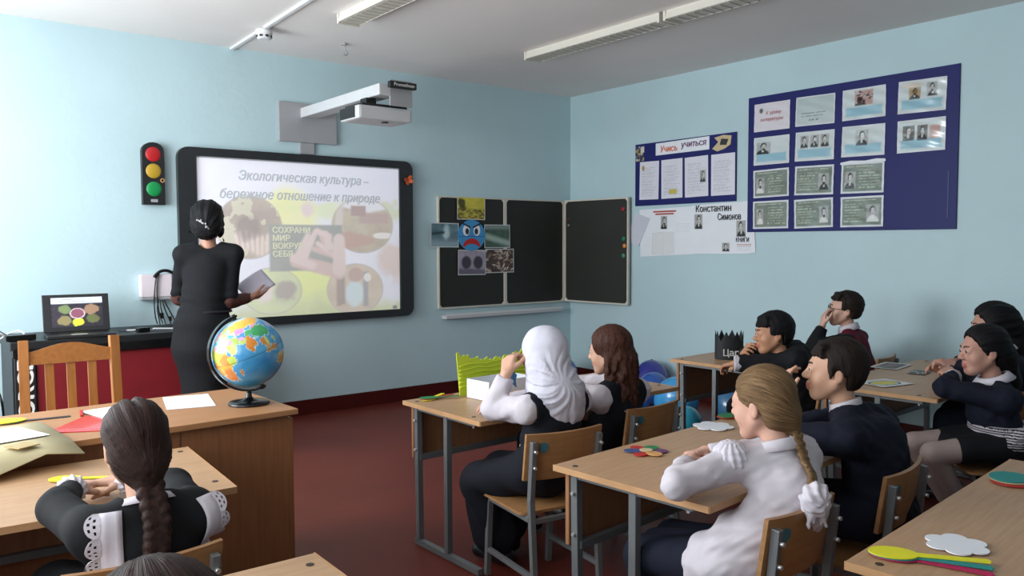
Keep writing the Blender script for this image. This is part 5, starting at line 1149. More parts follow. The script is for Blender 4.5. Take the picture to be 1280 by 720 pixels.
def part(P, name, F, m, coarse=None, fine=None, zones=(), parent=None, flow=None):
    Vt, Q = F.mesh(coarse or 0.008, fine, zones); me = raw_mesh(name, Vt, Q, m if isinstance(m, list) else [m])
    if flow is not None:
        a = me.attributes.new('flow', 'FLOAT_VECTOR', 'POINT'); a.data.foreach_set('vector', flow(Vt).astype(np.float32).ravel())
    return link(name, me, parent or P.root)
# --- clothing made on the same skeleton
def torso(F, P, off, zlow=True, k=.04):
    b = P.b; F.cap(P.P, P.Wst, .094 * b + off, .074 * b + off, .03, S=(1.29, 1, 1)); F.cap(P.Wst, P.C, .074 * b + off, .082 * b + off, .03, S=(1.29, 1, 1))
    for q in 'LR': F.cap(P.C + V3(0, -.004, .05), P.S[q], .052 * b + off, .037 * b + off, .03); F.cap(P.N + V3(0, -.008, -.024), P.S[q], .030 * b + off, .035 * b + off, .03)
    return F
def neck_cut(F, P, r=.052, tilt=.3): 
    n = nrm_(P.H - P.N + V3(0, tilt * .05, 0)); F.cap(P.N + V3(0, .004, .012), P.N + n * .25, r * P.s / .92, r * 2.2, .012, mode='s'); return F
def sleeve(F, P, q, off, end=0.93, k=.02, cuff=None, puff=0.0):
    b = P.b; S_, E_, W_ = P.S[q], P.E[q], P.W[q]; F.cap(S_, E_, .038 * b + off, .031 * b + off, .012)
    if puff: F.ell(S_ + (E_ - S_) * .12 + V3(0, 0, .012), V3(.054, .054, .050) * puff, .02)
    F.cap(E_, E_ + (W_ - E_) * .2, .031 * b + off, .030 * b + off, .012); F.fru(E_ + (W_ - E_) * .12, E_ + (W_ - E_) * end, .030 * b + off, (cuff or .0235 * b + off * .8), .012)
    return F
def legs(F, P, off, end=.9, k=.03):
    b = P.b
    for q in 'LR': F.cap(P.hip[q], P.K[q], .060 * b + off, .044 * b + off, .02); F.cap(P.K[q], P.K[q] + (P.A[q] - P.K[q]) * end, .043 * b + off, .033 + off, .015)
    return F
def skirt(F, P, off, drop=.30, flare=.02, k=.06, thigh=1.0):
    b = P.b; F.cap(P.P, (P.P + P.Wst) / 2, .098 * b + off, .084 * b + off, .03, S=(1.28, 1, 1))
    for q in 'LR': F.cap(P.hip[q], P.hip[q] + (P.K[q] - P.hip[q]) * thigh, .066 * b + off, .054 * b + off, .04)
    mk = (P.K['L'] + P.K['R']) / 2; mh = (P.hip['L'] + P.hip['R']) / 2 + V3(0, .02, 0); F.cap(mh + (mk - mh) * thigh, mh, .055 * b, .075 * b, .04)
    if drop > 0:
        for q in 'LR':
            d = nrm_(P.A[q] - P.K[q]); F.cap(P.K[q], P.K[q] + d * drop, .054 * b + off, .056 * b + off + flare, .04)
        F.cap(mk, mk + nrm_((P.A['L'] + P.A['R']) / 2 - mk) * drop, .055, .062 + flare, .04)
    return F
def crease_waist(P): return lambda p: .0035 * np.sin(p[:, 2] * 95 + 3 * np.sin(p[:, 0] * 14) + 2 * np.sin(p[:, 1] * 11)) * np.exp(-((p[:, 2] - P.Wst[2] + .03) / .09) ** 2)
# --- hair
def hair_flow(P, pole, a=26.0, l=6.0):
    pl = nrm_(pole); e1 = nrm_(np.cross(pl, V3(.3, 1, .2))); e2 = np.cross(pl, e1)
    def fn(Vt):
        q = (Vt - P.H) @ P.Mh / P.s; d = q / (np.linalg.norm(q, axis=1)[:, None] + 1e-9)
        an = np.arctan2(d @ e2, d @ e1); return np.stack([np.cos(an) * a, np.sin(an) * a, (d @ pl) * l * .4], -1)
    return fn
def cap_hair(F, P, t=.010, nape=-.06, brow=.052, side=.030, ear=-.018, back=.0, slant=None):
    """close cap of hair; brow = height of the fringe, side = how far forward it comes at the temples"""
    s = P.s; A = dict(M_=P.Mh, O=P.H)
    F.ell(V3(0, -.019, .040) * s, V3(.073 + t, .091 + t, .078 + t) * s, .02 * s, **A)
    F.ell(V3(0, -.043 - back, -.012) * s, V3(.063 + t * .6, .052 + t + back * .5, .062) * s, .03 * s, **A)
    if slant is not None:      # swept back: the hairline runs aslant from the forehead to the ear
        th = math.radians(slant); R_ = P.Mh @ np.array([[1, 0, 0], [0, math.cos(th), math.sin(th)], [0, -math.sin(th), math.cos(th)]])
        d_ = math.cos(th) * .070 - math.sin(th) * brow; F.box(V3(-.2, d_, -.4) * s, V3(.2, .4, .4) * s, .008 * s, M_=R_, O=P.H)
    else: F.box(V3(-.2, side, -.25) * s, V3(.2, .2, brow) * s, .008 * s, **A)
    F.box(V3(-.2, -.040, -.25) * s, V3(.2, .2, ear) * s, .012 * s, **A)
    F.box(V3(-.2, -.2, -.3) * s, V3(.2, .2, nape) * s, .012 * s, **A)
    return F
def strands(P, amp=.002, pole=(0, -1, .2), n=46):
    fl = hair_flow(P, pole, 1.0); 
    def fn(p):
        v = fl(p); an = np.arctan2(v[:, 1], v[:, 0]); return amp * (np.sin(an * n + 2 * np.sin(an * 7)) * .6 + np.sin(an * n * .43 + 1.3) * .6)
    return fn
def braid(F, pts, r=.02, n=16, taper=.75):
    Q = catmull(pts, 12); L_ = len(Q) - 1
    for i in range(n):
        t = i / (n - 1) * L_; j = min(int(t), L_ - 1); p = np.array(Q[j].lerp(Q[j + 1], t - j)); d = nrm_(np.array(Q[j + 1] - Q[j])); sd = nrm_(np.cross(d, V3(0, -1, 0.05))); g = 1 if i % 2 else -1; rr_ = r * (1 - (1 - taper) * i / n)
        m_ = sd * g; a = p + m_ * rr_ * .85 - d * rr_ * .9; b = p - m_ * rr_ * .15 + d * rr_ * .9; F.cap(a, b, rr_ * .78, rr_ * .62, .004)
    return F
def braid_flow(k=70.0): return lambda Vt: np.stack([Vt[:, 0] * k, Vt[:, 1] * k, Vt[:, 2] * k * .9], -1)
def collar(P, name, m, r=.052, h=.022, flare=.012, tilt=-8, z=-.004):
    mb = MB(); n = 28; bm = mb.bm; A = []
    for i in range(n):
        a = 2 * math.pi * i / n; gap = 1.0; row = []
        for rr_, zz in ((r, h), (r + flare * .6, h * .9), (r + flare * 1.6, -h * .5), (r + flare * 1.2, -h * .6), (r - .002, h * .5)):
            row.append(bm.verts.new((rr_ * math.sin(a) * 1.08, rr_ * math.cos(a), zz + .010 * math.cos(a) * -1)))
        A.append(row)
    for i in range(n):
        X_, Y_ = A[i], A[(i + 1) % n]
        for j in range(5): bm.faces.new((X_[j], Y_[j], Y_[(j + 1) % 5], X_[(j + 1) % 5])).smooth = True
    return mb.obj(name, m, P.root, mx=Matrix.Translation(P.N + V3(0, -.005, z)) @ Matrix.Rotation(math.radians(tilt), 4, 'X'))

FAB = lambda n, c, r=.85, **k: mat(n, c, r, var=.06, vscale=20, bump=.05, bscale=350, spec=.25, **k)
M['wblouse'] = FAB('white_blouse', '#cbc4ca'); M['blackdress'] = FAB('black_dress', '#17181b'); M['navy'] = FAB('navy_wool', '#141827'); M['navyvest'] = FAB('dark_vest', '#14161e'); M['maroon'] = FAB('maroon_knit', '#5b1428'); M['blacksuit'] = FAB('black_suit', '#16171b'); M['lace'] = FAB('white_lace', '#d2ccd4'); M['hijab'] = FAB('white_scarf', '#c9c7d2'); M['tights'] = FAB('pale_tights', '#a8958f', .6); M['mesh'] = FAB('sheer_sleeve', '#54352f', .6)
HM = dict(black=hair_mat('black_hair', '#070708', '#171518'), dark=hair_mat('dark_brown_hair', '#180e0c', '#3d2721'), brown=hair_mat('brown_hair', '#28150f', '#573326'), blonde=hair_mat('blonde_hair', '#4b3826', '#937350'), boy=hair_mat('dark_boy_hair', '#120c0a', '#2b1f19'))
for l_, h_ in (('boy in navy suit with open mouth and one hand raised to his lips', 'boy'),): P_HAIR[l_] = M['ink']
# ------------------------------------------------------------------ 1 teacher
P = person('woman in black dress with pinned-up hair facing the whiteboard', (1.56, 5.02), -22, (1.625, 5.06, 1.478), (62, 6, 0), s=1.0, sw=.142, standing=True, pz=.86, bulk=1.16, tone='#b98872',
           el=dict(L=(1.50, 5.27, 1.00), R=(1.70, 4.97, .985)), wr=dict(L=(1.70, 5.20, .985), R=(1.865, 5.03, 1.005)), hands=dict(L=((.9, -.35, .1), (.2, .3, -.9), .45), R=((.95, .2, .15), (-.1, .5, .8), [.25, .4, .5, .55])), chest_back=.01)
dr = torso(Field(), P, .014); b = P.b
dr.cap(P.P + V3(0, 0, -.02), P.P + V3(0, .01, -.14), .118, .135, .04, S=(1.28, 1, 1)); dr.cap(P.P + V3(0, .01, -.14), V3(0, .02, .42), .135, .100, .05, S=(1.25, 1, 1)); dr.cap(V3(0, .02, .42), V3(0, .02, .24), .100, .105, .03, S=(1.25, 1, 1))
for q in 'LR': dr.cap(P.S[q], P.S[q] + (P.E[q] - P.S[q]) * .90, .050, .052, .02)
for g in (-1, 1): dr.ell(P.C + V3(g * .075, .085, -.03), (.06, .05, .06), .03)
dr.box(V3(-.6, -.6, 0), V3(.6, .6, .26), .004); dr.cap(P.N + V3(0, -.004, .006), P.N + V3(0, .02, .15), .072, .11, .01, mode='s'); dr.disp(wrinkle(.003, 22, 3)).disp(crease_waist(P))
part(P, 'dress', dr, M['blackdress'], .009)
MB().tube([tuple(V3(P.Wst[0] * .9, P.Wst[1], P.Wst[2] - .09) + V3(.148 * math.cos(a), .118 * math.sin(a), 0)) for a in np.linspace(0, 6.283, 24, endpoint=False)], .009, 6, closed=True).obj('belt', M['black'], P.root)
for q in 'LR': part(P, 'sheer_sleeve', Field().fru(P.S[q] + (P.E[q] - P.S[q]) * .8, P.E[q], .050, .046).cap(P.E[q], P.E[q] + (P.W[q] - P.E[q]) * .3, .046, .042, .02).fru(P.E[q] + (P.W[q] - P.E[q]) * .2, P.E[q] + (P.W[q] - P.E[q]) * .86, .043, .034), M['mesh'], .008)
h = cap_hair(Field(), P, .016, -.078, .045, .045, -.055, .0); A = dict(M_=P.Mh, O=P.H)
h.ell((0, -.098, -.01), (.088, .062, .095), .04, **A).ell((0, -.065, .065), (.082, .078, .060), .04, **A).ell((.066, .0, -.04), (.022, .035, .06), .03, **A).ell((-.066, .0, -.04), (.022, .035, .06), .03, **A)
h.cap((.075, .03, -.06), (.078, .035, -.125), .006, .003, .01, **A)
h.disp(strands(P, .0035, (0, -.8, -.3), 30))
hb = part(P, 'hair', h, HM['black'], .007, flow=hair_flow(P, (0, -.8, -.3)))
cl = MB()
for k in range(5): cl.sph((.018 * (k - 2) * .9 - .01, -.012 * abs(k - 2), .012 * (k % 2)), .006, n=6)
cl.tube([(-.045, -.01, 0), (0, .004, .004), (.04, -.012, .0)], .005, 6)
cl.obj('hair_clip', mat('pearl_clip', '#b9b9b9', .25, metal=.4), P.root, mx=Matrix.Translation(P.H + P.Mh @ V3(.0, -.156, -.005)) @ Matrix(P.Mh.tolist()).to_4x4() @ Matrix.Rotation(.7, 4, 'Y'))
MB().tube([tuple(P.W['R'] + (P.E['R'] - P.W['R']) * .04 + np.array(v)) for v in [(0, .028 * math.cos(a), .026 * math.sin(a)) for a in np.linspace(0, 6.283, 16, endpoint=False)]], .004, 6, closed=True).obj('bracelet', M['black'], P.root)
ps = print_grid('paper_sheets', .20, .145, 8, 8, lambda u, v: mixc(PP(u, '#d9d4e2'), PP(u, '#cfc8da'), fbm(u, v, 4, 2)), M['print'], None, Matrix.Translation((1.925, 5.10, 1.075)) @ Matrix.Rotation(math.radians(-32), 4, 'Y') @ Matrix.Rotation(math.radians(55), 4, 'X'), curl=lambda u, v: .012 * np.sin(u * 3.1))
so = ps.modifiers.new('t', 'SOLIDIFY'); so.thickness = .002
tag(ps, 'pale lilac paper sheets held by the woman in black', 'paper')

# ------------------------------------------------------------------ 2 girl with braid and lace straps
P = person('girl with dark braid and white lace straps on a black dress', (.458, 2.055), 0, (.474, 2.055, .866), (92, -6, 3), s=.88, sw=.112, tone='#c79b84', el=dict(L=(.330, 2.21, .700), R=(.605, 2.22, .700)), wr=dict(L=(.395, 2.41, .684), R=(.54, 2.41, .684)),
           hands=dict(L=((.6, .5, 0), (0, 0, -1), .2), R=((-.7, .5, 0), (0, 0, -1), .2)), chest_back=-0.004, res=(.011, .004))
dr = torso(Field(), P, .014)
for q in 'LR': sleeve(dr, P, q, .012, .95, puff=.95)
neck_cut(dr, P, .054); dr.disp(wrinkle(.0035, 26, 5)).disp(crease_waist(P)); dress = part(P, 'dress', dr, M['blackdress'], .007)
part(P, 'skirt', skirt(Field(), P, .012, .26).disp(wrinkle(.005, 20, 8)), M['blackdress'], .011)
part(P, 'stockings', legs(Field(), P, .004), M['tights'], .012)
from mathutils.bvhtree import BVHTree
def bvh_of(o): me = o.data; return BVHTree.FromPolygons([v.co[:] for v in me.vertices], [p.vertices[:] for p in me.polygons])
bv = bvh_of(dress)
def drape(pt, nrm2, lift):
    """drop a point on the dress along a ray coming from outside"""
    o = Vector(pt); d = Vector(nrm2); hit = bv.ray_cast(o - d * .5, d)
    return (hit[0] - d * lift) if hit[0] is not None else o
def strap(path, w_in, w_out, side, nm):
    """white band with a scalloped lace outer edge lying over shoulder and back"""
    band, lace = MB(), MB(); n = len(path)
    rows = []
    for i, (p, d) in enumerate(path):
        p = Vector(p); d = Vector(d).normalized(); t = (Vector(path[min(i + 1, n - 1)][0]) - Vector(path[max(i - 1, 0)][0])).normalized(); sd = t.cross(d).normalized() * side
        rows.append([drape(p + sd * o_, d, .005 + (.004 if k > 2 else 0)) for k, o_ in enumerate((-w_in, -w_in * .4, w_in * .3, w_in))] + [p + sd * 0, sd, d])
    bm = band.bm; Vv = [[bm.verts.new(v) for v in r_[:4]] for r_ in rows]
    for A_, B_ in zip(Vv[:-1], Vv[1:]):
        for k in range(3): bm.faces.new((A_[k], A_[k + 1], B_[k + 1], B_[k])).smooth = True
    o = band.obj(nm, M['lace'], P.root); m_ = o.modifiers.new('t', 'SOLIDIFY'); m_.thickness = .003
    lb = lace.bm; G = []; fr = (-.1, .22, .42, .62, .82, 1.0)
    for i in range(n):
        for h_ in (0, .5):
            if i == n - 1 and h_: break
            a, b = rows[i], rows[min(i + 1, n - 1)]; e0 = a[3].lerp(b[3], h_); sd, d = a[5], a[6]; ph = ((i + h_) % 4) / 4
            w_ = w_out * (.42 + .58 * math.sin(math.pi * ph) ** .65 if 0 < ph < 1 else .42); G.append([lb.verts.new(e0 + sd * w_ * f_ - d * .004 * f_) for f_ in fr])
    for i in range(len(G) - 1):
        for k in range(5):
            if k in (1, 3) and i % 2 == (k // 2) % 2 and 0 < i < len(G) - 2 and i % 8 not in (0, 7): continue
            lb.faces.new((G[i][k], G[i][k + 1], G[i + 1][k + 1], G[i + 1][k]))
    l_ = lace.obj('lace_edge', M['lace'], o); m_ = l_.modifiers.new('t', 'SOLIDIFY'); m_.thickness = .002
pL = P.N[0]
def over(x0, x1, n=13):
    out = []
    for k in range(n):
        t = k / (n - 1); a = t * 1.0
        z = P.N[2] - .025 - .30 * max(0, a - .18); x = x0 + (x1 - x0) * t; y = P.C[1] - .08
        if a < .18: out.append(((x, P.N[1] + .05 - a * .5, P.N[2] - .01), (0, -.1, -1)))
        elif a < .34: out.append(((x, P.N[1] - .06, P.N[2] - .05), (0, .75, -.65)))
        else: out.append(((x, P.C[1], z - .02), (0, 1, -.05)))
    return out
def backstrap(x0, x1, side, nm, wi, wo):
    path = []; n = 37
    for k in range(5, n):
        t = k / (n - 1); e2 = max(0, (.30 - t) / .30); z = P.N[2] - .035 - .275 * max(0, t - .12) / .88; y = P.C[1] + (.05 - t * .3 if t < .17 else 0)
        dz = -1.0 if t < .1 else (-.9 * e2); dy = .15 if t < .1 else 1
        path.append(((x0 + (x1 - x0) * t, (P.N[1] + .03 - t * .45) if t < .12 else P.C[1], z), (.25 * side * -1 if abs(x0 - P.N[0]) < .1 else -.5, dy, dz)))
    strap(path, wi, wo, side, nm)
backstrap(P.N[0] - .072, P.N[0] - .064, -1, 'white_strap', .023, .030)
backstrap(P.N[0] + .104, P.N[0] + .120, 1, 'white_strap', .020, .026)
col_ = collar(P, 'lace_collar', M['lace'], .044, .010, .012, z=-.016)
h = cap_hair(Field(), P, .009, -.075, .045, .05, -.05, .0); A = dict(M_=P.Mh, O=P.H); s = P.s
h.ell(V3(0, -.050, -.035) * s, V3(.070, .060, .075) * s, .03, **A); h.cap(V3(0, -.085, -.06) * s, V3(.002, -.082, -.125) * s, .036 * s, .026 * s, .03, **A)
h.box(V3(-.003, -.12, .110) * s, V3(.003, .12, .2) * s, .010, **A)
h.disp(strands(P, .002, (0, -.75, -.6), 44)); hr = part(P, 'hair', h, HM['dark'], .006, flow=hair_flow(P, (0, -.75, -.6)))
bkm = lambda z: min(P.C[1] - .105, P.P[1])
def on_back(x, z, lift):
    h_ = bv.ray_cast(Vector((x, -1, z)), Vector((0, 1, 0)))[0]; return V3(x, (h_[1] if h_ is not None else P.C[1] - .1) - lift, z)
pts = [P.H + P.Mh @ (V3(.002, -.088, -.095) * s), on_back(P.N[0] + .004, P.N[2] - .045, .024), on_back(P.N[0] - .004, P.N[2] - .11, .018), on_back(P.N[0] - .008, P.N[2] - .165, .016)]
br = part(P, 'braid', braid(Field(), pts, .0215, 20, .82), HM['dark'], .004, flow=braid_flow(), parent=None)
for q in 'LR':
    E_, W_ = P.E[q], P.W[q]; part(P, 'lace_cuff', Field().fru(E_ + (W_ - E_) * .88, E_ + (W_ - E_) * 1.04, .034, .040).disp(lambda p: .003 * np.sin(np.arctan2(p[:, 2] - W_[2], p[:, 0] - W_[0]) * 12)), M['lace'], .005)
e_ = np.array(pts[-1], float); part(P, 'braid_tail', Field().cap(e_, e_ + V3(-.004, -.004, -.03), .015, .024, .01).cap(e_ + V3(-.004, -.004, -.03), e_ + V3(-.012, .0, -.085), .024, .008, .01).disp(lambda p: .003 * np.sin(p[:, 0] * 700)), HM['dark'], .004, flow=lambda Vt: np.stack([Vt[:, 0] * 260, Vt[:, 1] * 260, Vt[:, 2] * 12], -1), parent=br)
for g in (0, 1): MB().sph(tuple(e_ + V3(-.016 + .026 * g, -.020, .012 - .012 * g)), .0075, n=8).obj('pearl_bead', mat('pearl', '#e8e4dc', .2), br)

# ------------------------------------------------------------------ 3 girl in white hijab
P = person('girl in white hijab and sleeveless black dress leaning on her elbow', (2.02, 2.36), 4, (2.045, 2.400, .905), (100, -4, 0), s=.92, sw=.14, el=dict(L=(1.865, 2.49, .700), R=(2.19, 2.54, .700)), wr=dict(L=(1.905, 2.455, .838), R=(2.02, 2.64, .684)), tone='#cfa189',
           hands=dict(L=((.45, .35, .75), (.8, .1, -.5), [.75, .8, .85, .9]), R=((-.95, -.1, 0), (0, 0, -1), .25)), knees=dict(L=(1.885, 2.62, .385), R=(2.06, 2.70, .385)), ankles=dict(L=(2.01, 2.63, .09), R=(2.13, 2.74, .09)), res=(.012, .0046))
bl = torso(Field(), P, .008)
for q in 'LR': sleeve(bl, P, q, .014, .90)
bl.disp(wrinkle(.0048, 62, 11)).disp(wrinkle(.0020, 130, 119)); part(P, 'blouse', bl, M['wblouse'], .008)
vs = torso(Field(), P, .017)
for g, q in ((-1, 'L'), (1, 'R')): vs.ell(P.S[q] + V3(g * .042, .01, -.03), (.052, .10, .105), .008, mode='s')
vs.disp(wrinkle(.003, 20, 12)).disp(crease_waist(P)); part(P, 'pinafore_top', vs, M['navyvest'], .008)
sk = skirt(Field(), P, .012, .245, .03, .10); sk.disp(lambda p: .007 * np.sin(p[:, 0] * 60 + p[:, 1] * 50 + 2 * np.sin(p[:, 2] * 8)) * np.clip((.46 - p[:, 2]) / .12, 0, 1)).disp(wrinkle(.006, 20, 13)); part(P, 'long_skirt', sk, M['navyvest'], .010)
MB().sph(tuple(P.Wst + V3(-.135, -.04, -.02)), .006, n=6).obj('side_button', M['white'], P.root)
A = dict(M_=P.Mh, O=P.H); s = P.s; hj = Field()
hj.ell(V3(0, -.012, .034) * s, V3(.085, .106, .092) * s, .02, **A).ell(V3(0, -.02, -.05) * s, V3(.078, .088, .10) * s, .03, **A)
hj.cap(P.H + V3(0, -.035, -.06), P.N + V3(0, -.03, -.04), .080, .088, .04, S=(1.12, 1, 1)).cap(P.N + V3(0, -.03, -.03), P.N + V3(.015, -.045, -.10), .085, .066, .04, S=(1.35, 1, 1)).cap(P.N + V3(0, .02, -.02), P.N + V3(0, .05, -.08), .075, .062, .04, S=(1.2, 1, 1))
hj.ell(V3(0, .095, -.012) * s, V3(.050, .045, .078) * s, .012, mode='s', **A)
def cowl(p):
    q = (p - P.H) @ np.stack([P.Mh[:, 0], P.Mh[:, 1], V3(0, 0, 1)], 1); x, z = q[:, 0] + .045, q[:, 2] + .085; r_ = np.hypot(x, z); an = np.arctan2(z, x)
    a = np.clip((.06 - q[:, 2]) / .09, 0, 1) * np.clip(r_ / .06, .2, 1)
    w_ = an * 13 + 26 * r_ + 1.2 * np.sin(r_ * 45 + an * 2) + 9 * q[:, 1]
    return a * (.0026 * np.sin(w_) + .0016 * np.sin(w_ * 1.9 + 1.0) + .0010 * np.sin(w_ * 3.1 + 2))
hj.disp(cowl).disp(wrinkle(.0012, 90, 15))
part(P, 'hijab', hj, M['hijab'], .005)

# ------------------------------------------------------------------ 4 girl with loose brown hair
P = person('girl with loose wavy brown hair in white blouse and dark vest', (2.51, 2.515), 5, (2.470, 2.465, .876), (112, -5, 3), s=.88, sw=.13, el=dict(L=(2.325, 2.60, .700), R=(2.70, 2.65, .700)), wr=dict(L=(2.25, 2.72, .684), R=(2.56, 2.78, .684)), tone='#cfa189',
           hands=dict(L=((-.8, .4, 0), (0, 0, -1), .2), R=((-.7, .6, 0), (0, 0, -1), .3)), chest_back=-0.01, res=(.012, .005))
bl = torso(Field(), P, .008)
for q in 'LR': sleeve(bl, P, q, .015, .93)
neck_cut(bl, P); bl.disp(wrinkle(.0048, 62, 21)).disp(wrinkle(.0020, 130, 219)); part(P, 'blouse', bl, M['wblouse'], .008)
vs = torso(Field(), P, .016)
for g, q in ((-1, 'L'), (1, 'R')): vs.ell(P.S[q] + V3(g * .035, .01, .0), (.058, .12, .12), .008, mode='s')
neck_cut(vs, P, .075); vs.disp(wrinkle(.003, 20, 22)); part(P, 'vest', vs, M['navyvest'], .008)
part(P, 'skirt', skirt(Field(), P, .012, .2), M['navyvest'], .012)
h = cap_hair(Field(), P, .015, -.09, .075, .045, -.075, .0, slant=14); A = dict(M_=P.Mh, O=P.H); s = P.s
h.ell(V3(.02, -.06, -.06) * s, V3(.075, .060, .09) * s, .03, **A)
for x, y, x2, y2, z2, r in ((-.04, -.08, -.045, -.10, -.25, .032), (0, -.10, .005, -.12, -.29, .036), (.045, -.08, .055, -.10, -.27, .034), (.075, -.04, .09, -.05, -.22, .028), (-.07, -.03, -.075, -.045, -.16, .024)): h.cap(P.H + P.Mh @ (V3(x, y, -.04) * s), P.H + P.Mh @ (V3(x, y, 0) * s) * 1.0 + V3(x2 - x, (y2 - y) * .6, z2), r, r * .75, .025)
h.disp(lambda p: .006 * np.sin(p[:, 2] * 70 + 14 * np.sin(p[:, 0] * 26)) * np.clip((P.H[2] - p[:, 2]) / .1, 0, 1)).disp(lambda p: .0035 * np.sin(p[:, 0] * 240 + 3 * np.sin(p[:, 2] * 40)) * np.clip((P.H[2] + .04 - p[:, 2]) / .1, 0, 1)).disp(strands(P, .0015, (0, -.1, 1), 40))
part(P, 'long_hair', h, HM['brown'], .006, flow=lambda Vt: np.stack([Vt[:, 0] * 130 + 3 * np.sin(Vt[:, 2] * 45), Vt[:, 1] * 130, Vt[:, 2] * 9], -1))

# ------------------------------------------------------------------ 5 blonde girl
P = person('blonde girl in white blouse with thin braid and white hair ruffle', (1.875, 1.325), -8, (1.940, 1.335, .890), (95, -8, 2), s=.88, sw=.125, el=dict(L=(1.655, 1.40, .698), R=(2.20, 1.43, .700)), wr=dict(L=(1.86, 1.535, .690), R=(2.03, 1.60, .684)), tone='#d3a48f', chest_back=0.045,
           hands=dict(L=((.75, .6, .05), (.3, -.2, -.9), [.5, .6, .65, .7]), R=((-.9, .05, .05), (0, -.2, -.9), .5)), knees=dict(L=(1.80, 1.65, .40), R=(1.97, 1.68, .40)), ankles=dict(L=(1.82, 1.64, .09), R=(1.98, 1.68, .09)), pz=.466, res=(.010, .0036), sh=dict(L=(1.865, 1.352, .735), R=(2.06, 1.285, .722)))
bl = torso(Field(), P, .012).cap(P.P + V3(0, 0, .03), P.P + V3(0, 0, -.03), .106, .110, .02, S=(1.27, 1, 1))
for q in 'LR': sleeve(bl, P, q, .009, .97, puff=.98).cap(P.hip[q], P.hip[q] + (P.K[q] - P.hip[q]) * .13, .088, .084, .02)
neck_cut(bl, P, .034); bl.disp(wrinkle(.0038, 46, 31)).disp(wrinkle(.0022, 120, 319)).disp(crease_waist(P)).disp(lambda p: .002 * np.sin(p[:, 2] * 190 + p[:, 0] * 40) * np.exp(-((p - P.W['L']) ** 2).sum(1) / .006))
blo = part(P, 'blouse', bl, M['wblouse'], .0055)
for q in 'LR': 
    rf = Field(); c = P.S[q] + (P.E[q] - P.S[q]) * .16 + V3(0, -.005, .02); rf.ell(c, (.052, .052, .050), .01).disp(lambda p: .003 * np.sin(np.arctan2(p[:, 1] - c[1], p[:, 0] - c[0]) * 15 + p[:, 2] * 60) + .0015 * np.sin(p[:, 2] * 330)); part(P, 'lace_shoulder_ruffle', rf, M['lace'], .005)
part(P, 'trousers', legs(skirt(Field(), P, -.004, 0), P, .010).disp(wrinkle(.003, 30, 32)), M['navy'], .010)
collar(P, 'collar', M['wblouse'], .048, .020, .008)
h = cap_hair(Field(), P, .008, -.065, .080, .035, -.016, .0, slant=22); A = dict(M_=P.Mh, O=P.H); s = P.s
h.ell(V3(.0, -.06, -.03) * s, V3(.064, .048, .055) * s, .03, **A); h.cap(V3(.01, -.085, -.045) * s, V3(.012, -.094, -.088) * s, .030 * s, .018 * s, .03, **A)
h.disp(strands(P, .0013, (.25, -.85, -.45), 60)); part(P, 'hair', h, HM['blonde'], .005, flow=hair_flow(P, (.25, -.85, -.45), 34))
bs = P.H + P.Mh @ (V3(.012, -.098, -.086) * s); bv = bvh_of(blo)
def on_back(x, z, lift, y0=None):
    h_ = bv.ray_cast(Vector((x, -1, z)), Vector((0, 1, 0)))[0]; return V3(x, (h_[1] if h_ is not None else P.C[1] - .1) - lift, z)
pts = [bs, on_back(bs[0] - .012, P.N[2] - .024, .016), on_back(bs[0] - .030, P.N[2] - .056, .014), on_back(bs[0] - .046, P.N[2] - .084, .014)]
br = part(P, 'braid', braid(Field(), pts, .0125, 22, .8), HM['blonde'], .003, flow=braid_flow(110))
c = np.array(pts[-1], float) + V3(-.010, -.020, -.022); rf = Field().ell(c, (.044, .034, .045), .01).disp(lambda p: .0035 * np.sin(np.arctan2(p[:, 2] - c[2], p[:, 0] - c[0]) * 7 + p[:, 1] * 150 + 60 * np.hypot(p[:, 0] - c[0], p[:, 2] - c[2])) + .0022 * np.sin(p[:, 0] * 210 + 1) * np.sin(p[:, 2] * 190))
for k in range(5): rf.cap(c + V3(-.015 + .008 * k, 0, -.025), c + V3(-.035 + .017 * k, -.006, -.075 + .006 * (k % 2)), .006, .002, .006)
part(P, 'hair_ruffle', rf, M['lace'], .004, parent=br)

# ------------------------------------------------------------------ 6 boy in navy suit
lb = 'boy in navy suit with open mouth and one hand raised to his lips'
P = person(lb, (2.545, 1.300), 12, (2.520, 1.452, .910), (122, 3, 0), s=.92, sw=.160, bulk=1.0, tone='#c79a80', el=dict(L=(2.30, 1.56, .700), R=(2.76, 1.55, .700)), wr=dict(L=(2.385, 1.575, .815), R=(2.58, 1.66, .68)),
           hands=dict(L=((.12, -.12, .9), (.7, -.55, .1), [.25, .5, .6, .6], .08, .2), R=((-.9, .3, 0), (0, 0, -1), .4)), chest_back=0.10, res=(.011, .0040))
bl = torso(Field(), P, .02)
for q in 'LR': sleeve(bl, P, q, .017, .92)
neck_cut(bl, P, .056); bl.disp(wrinkle(.0048, 62, 41)).disp(wrinkle(.0020, 130, 419)); part(P, 'jacket', bl, M['navy'], .008)
collar(P, 'shirt_collar', M['wblouse'], .048, .018, .004)
part(P, 'trousers', legs(skirt(Field(), P, .008, 0), P, .014), M['navy'], .011)
h = cap_hair(Field(), P, .009, -.070, .050, .030, -.012, .0); A = dict(M_=P.Mh, O=P.H); s = P.s
for k in range(7): x = -.06 + .02 * k; h.cap(V3(x, .05, .085) * s, V3(x * 1.05 + .004 * (-1) ** k, .084 - abs(x) * .55, .052 + .008 * (k % 2)) * s, .016 * s, .006 * s, .012, **A)
for g in (-1, 1): h.cap(V3(g * .073, .012, .02) * s, V3(g * .074, .018, -.022) * s, .012 * s, .005 * s, .01, **A)
h.disp(strands(P, .0010, (0, .25, 1), 40)).disp(wrinkle(.0022, 170, 3, 6)); part(P, 'hair', h, HM['boy'], .0055, flow=hair_flow(P, (0, .3, 1)))

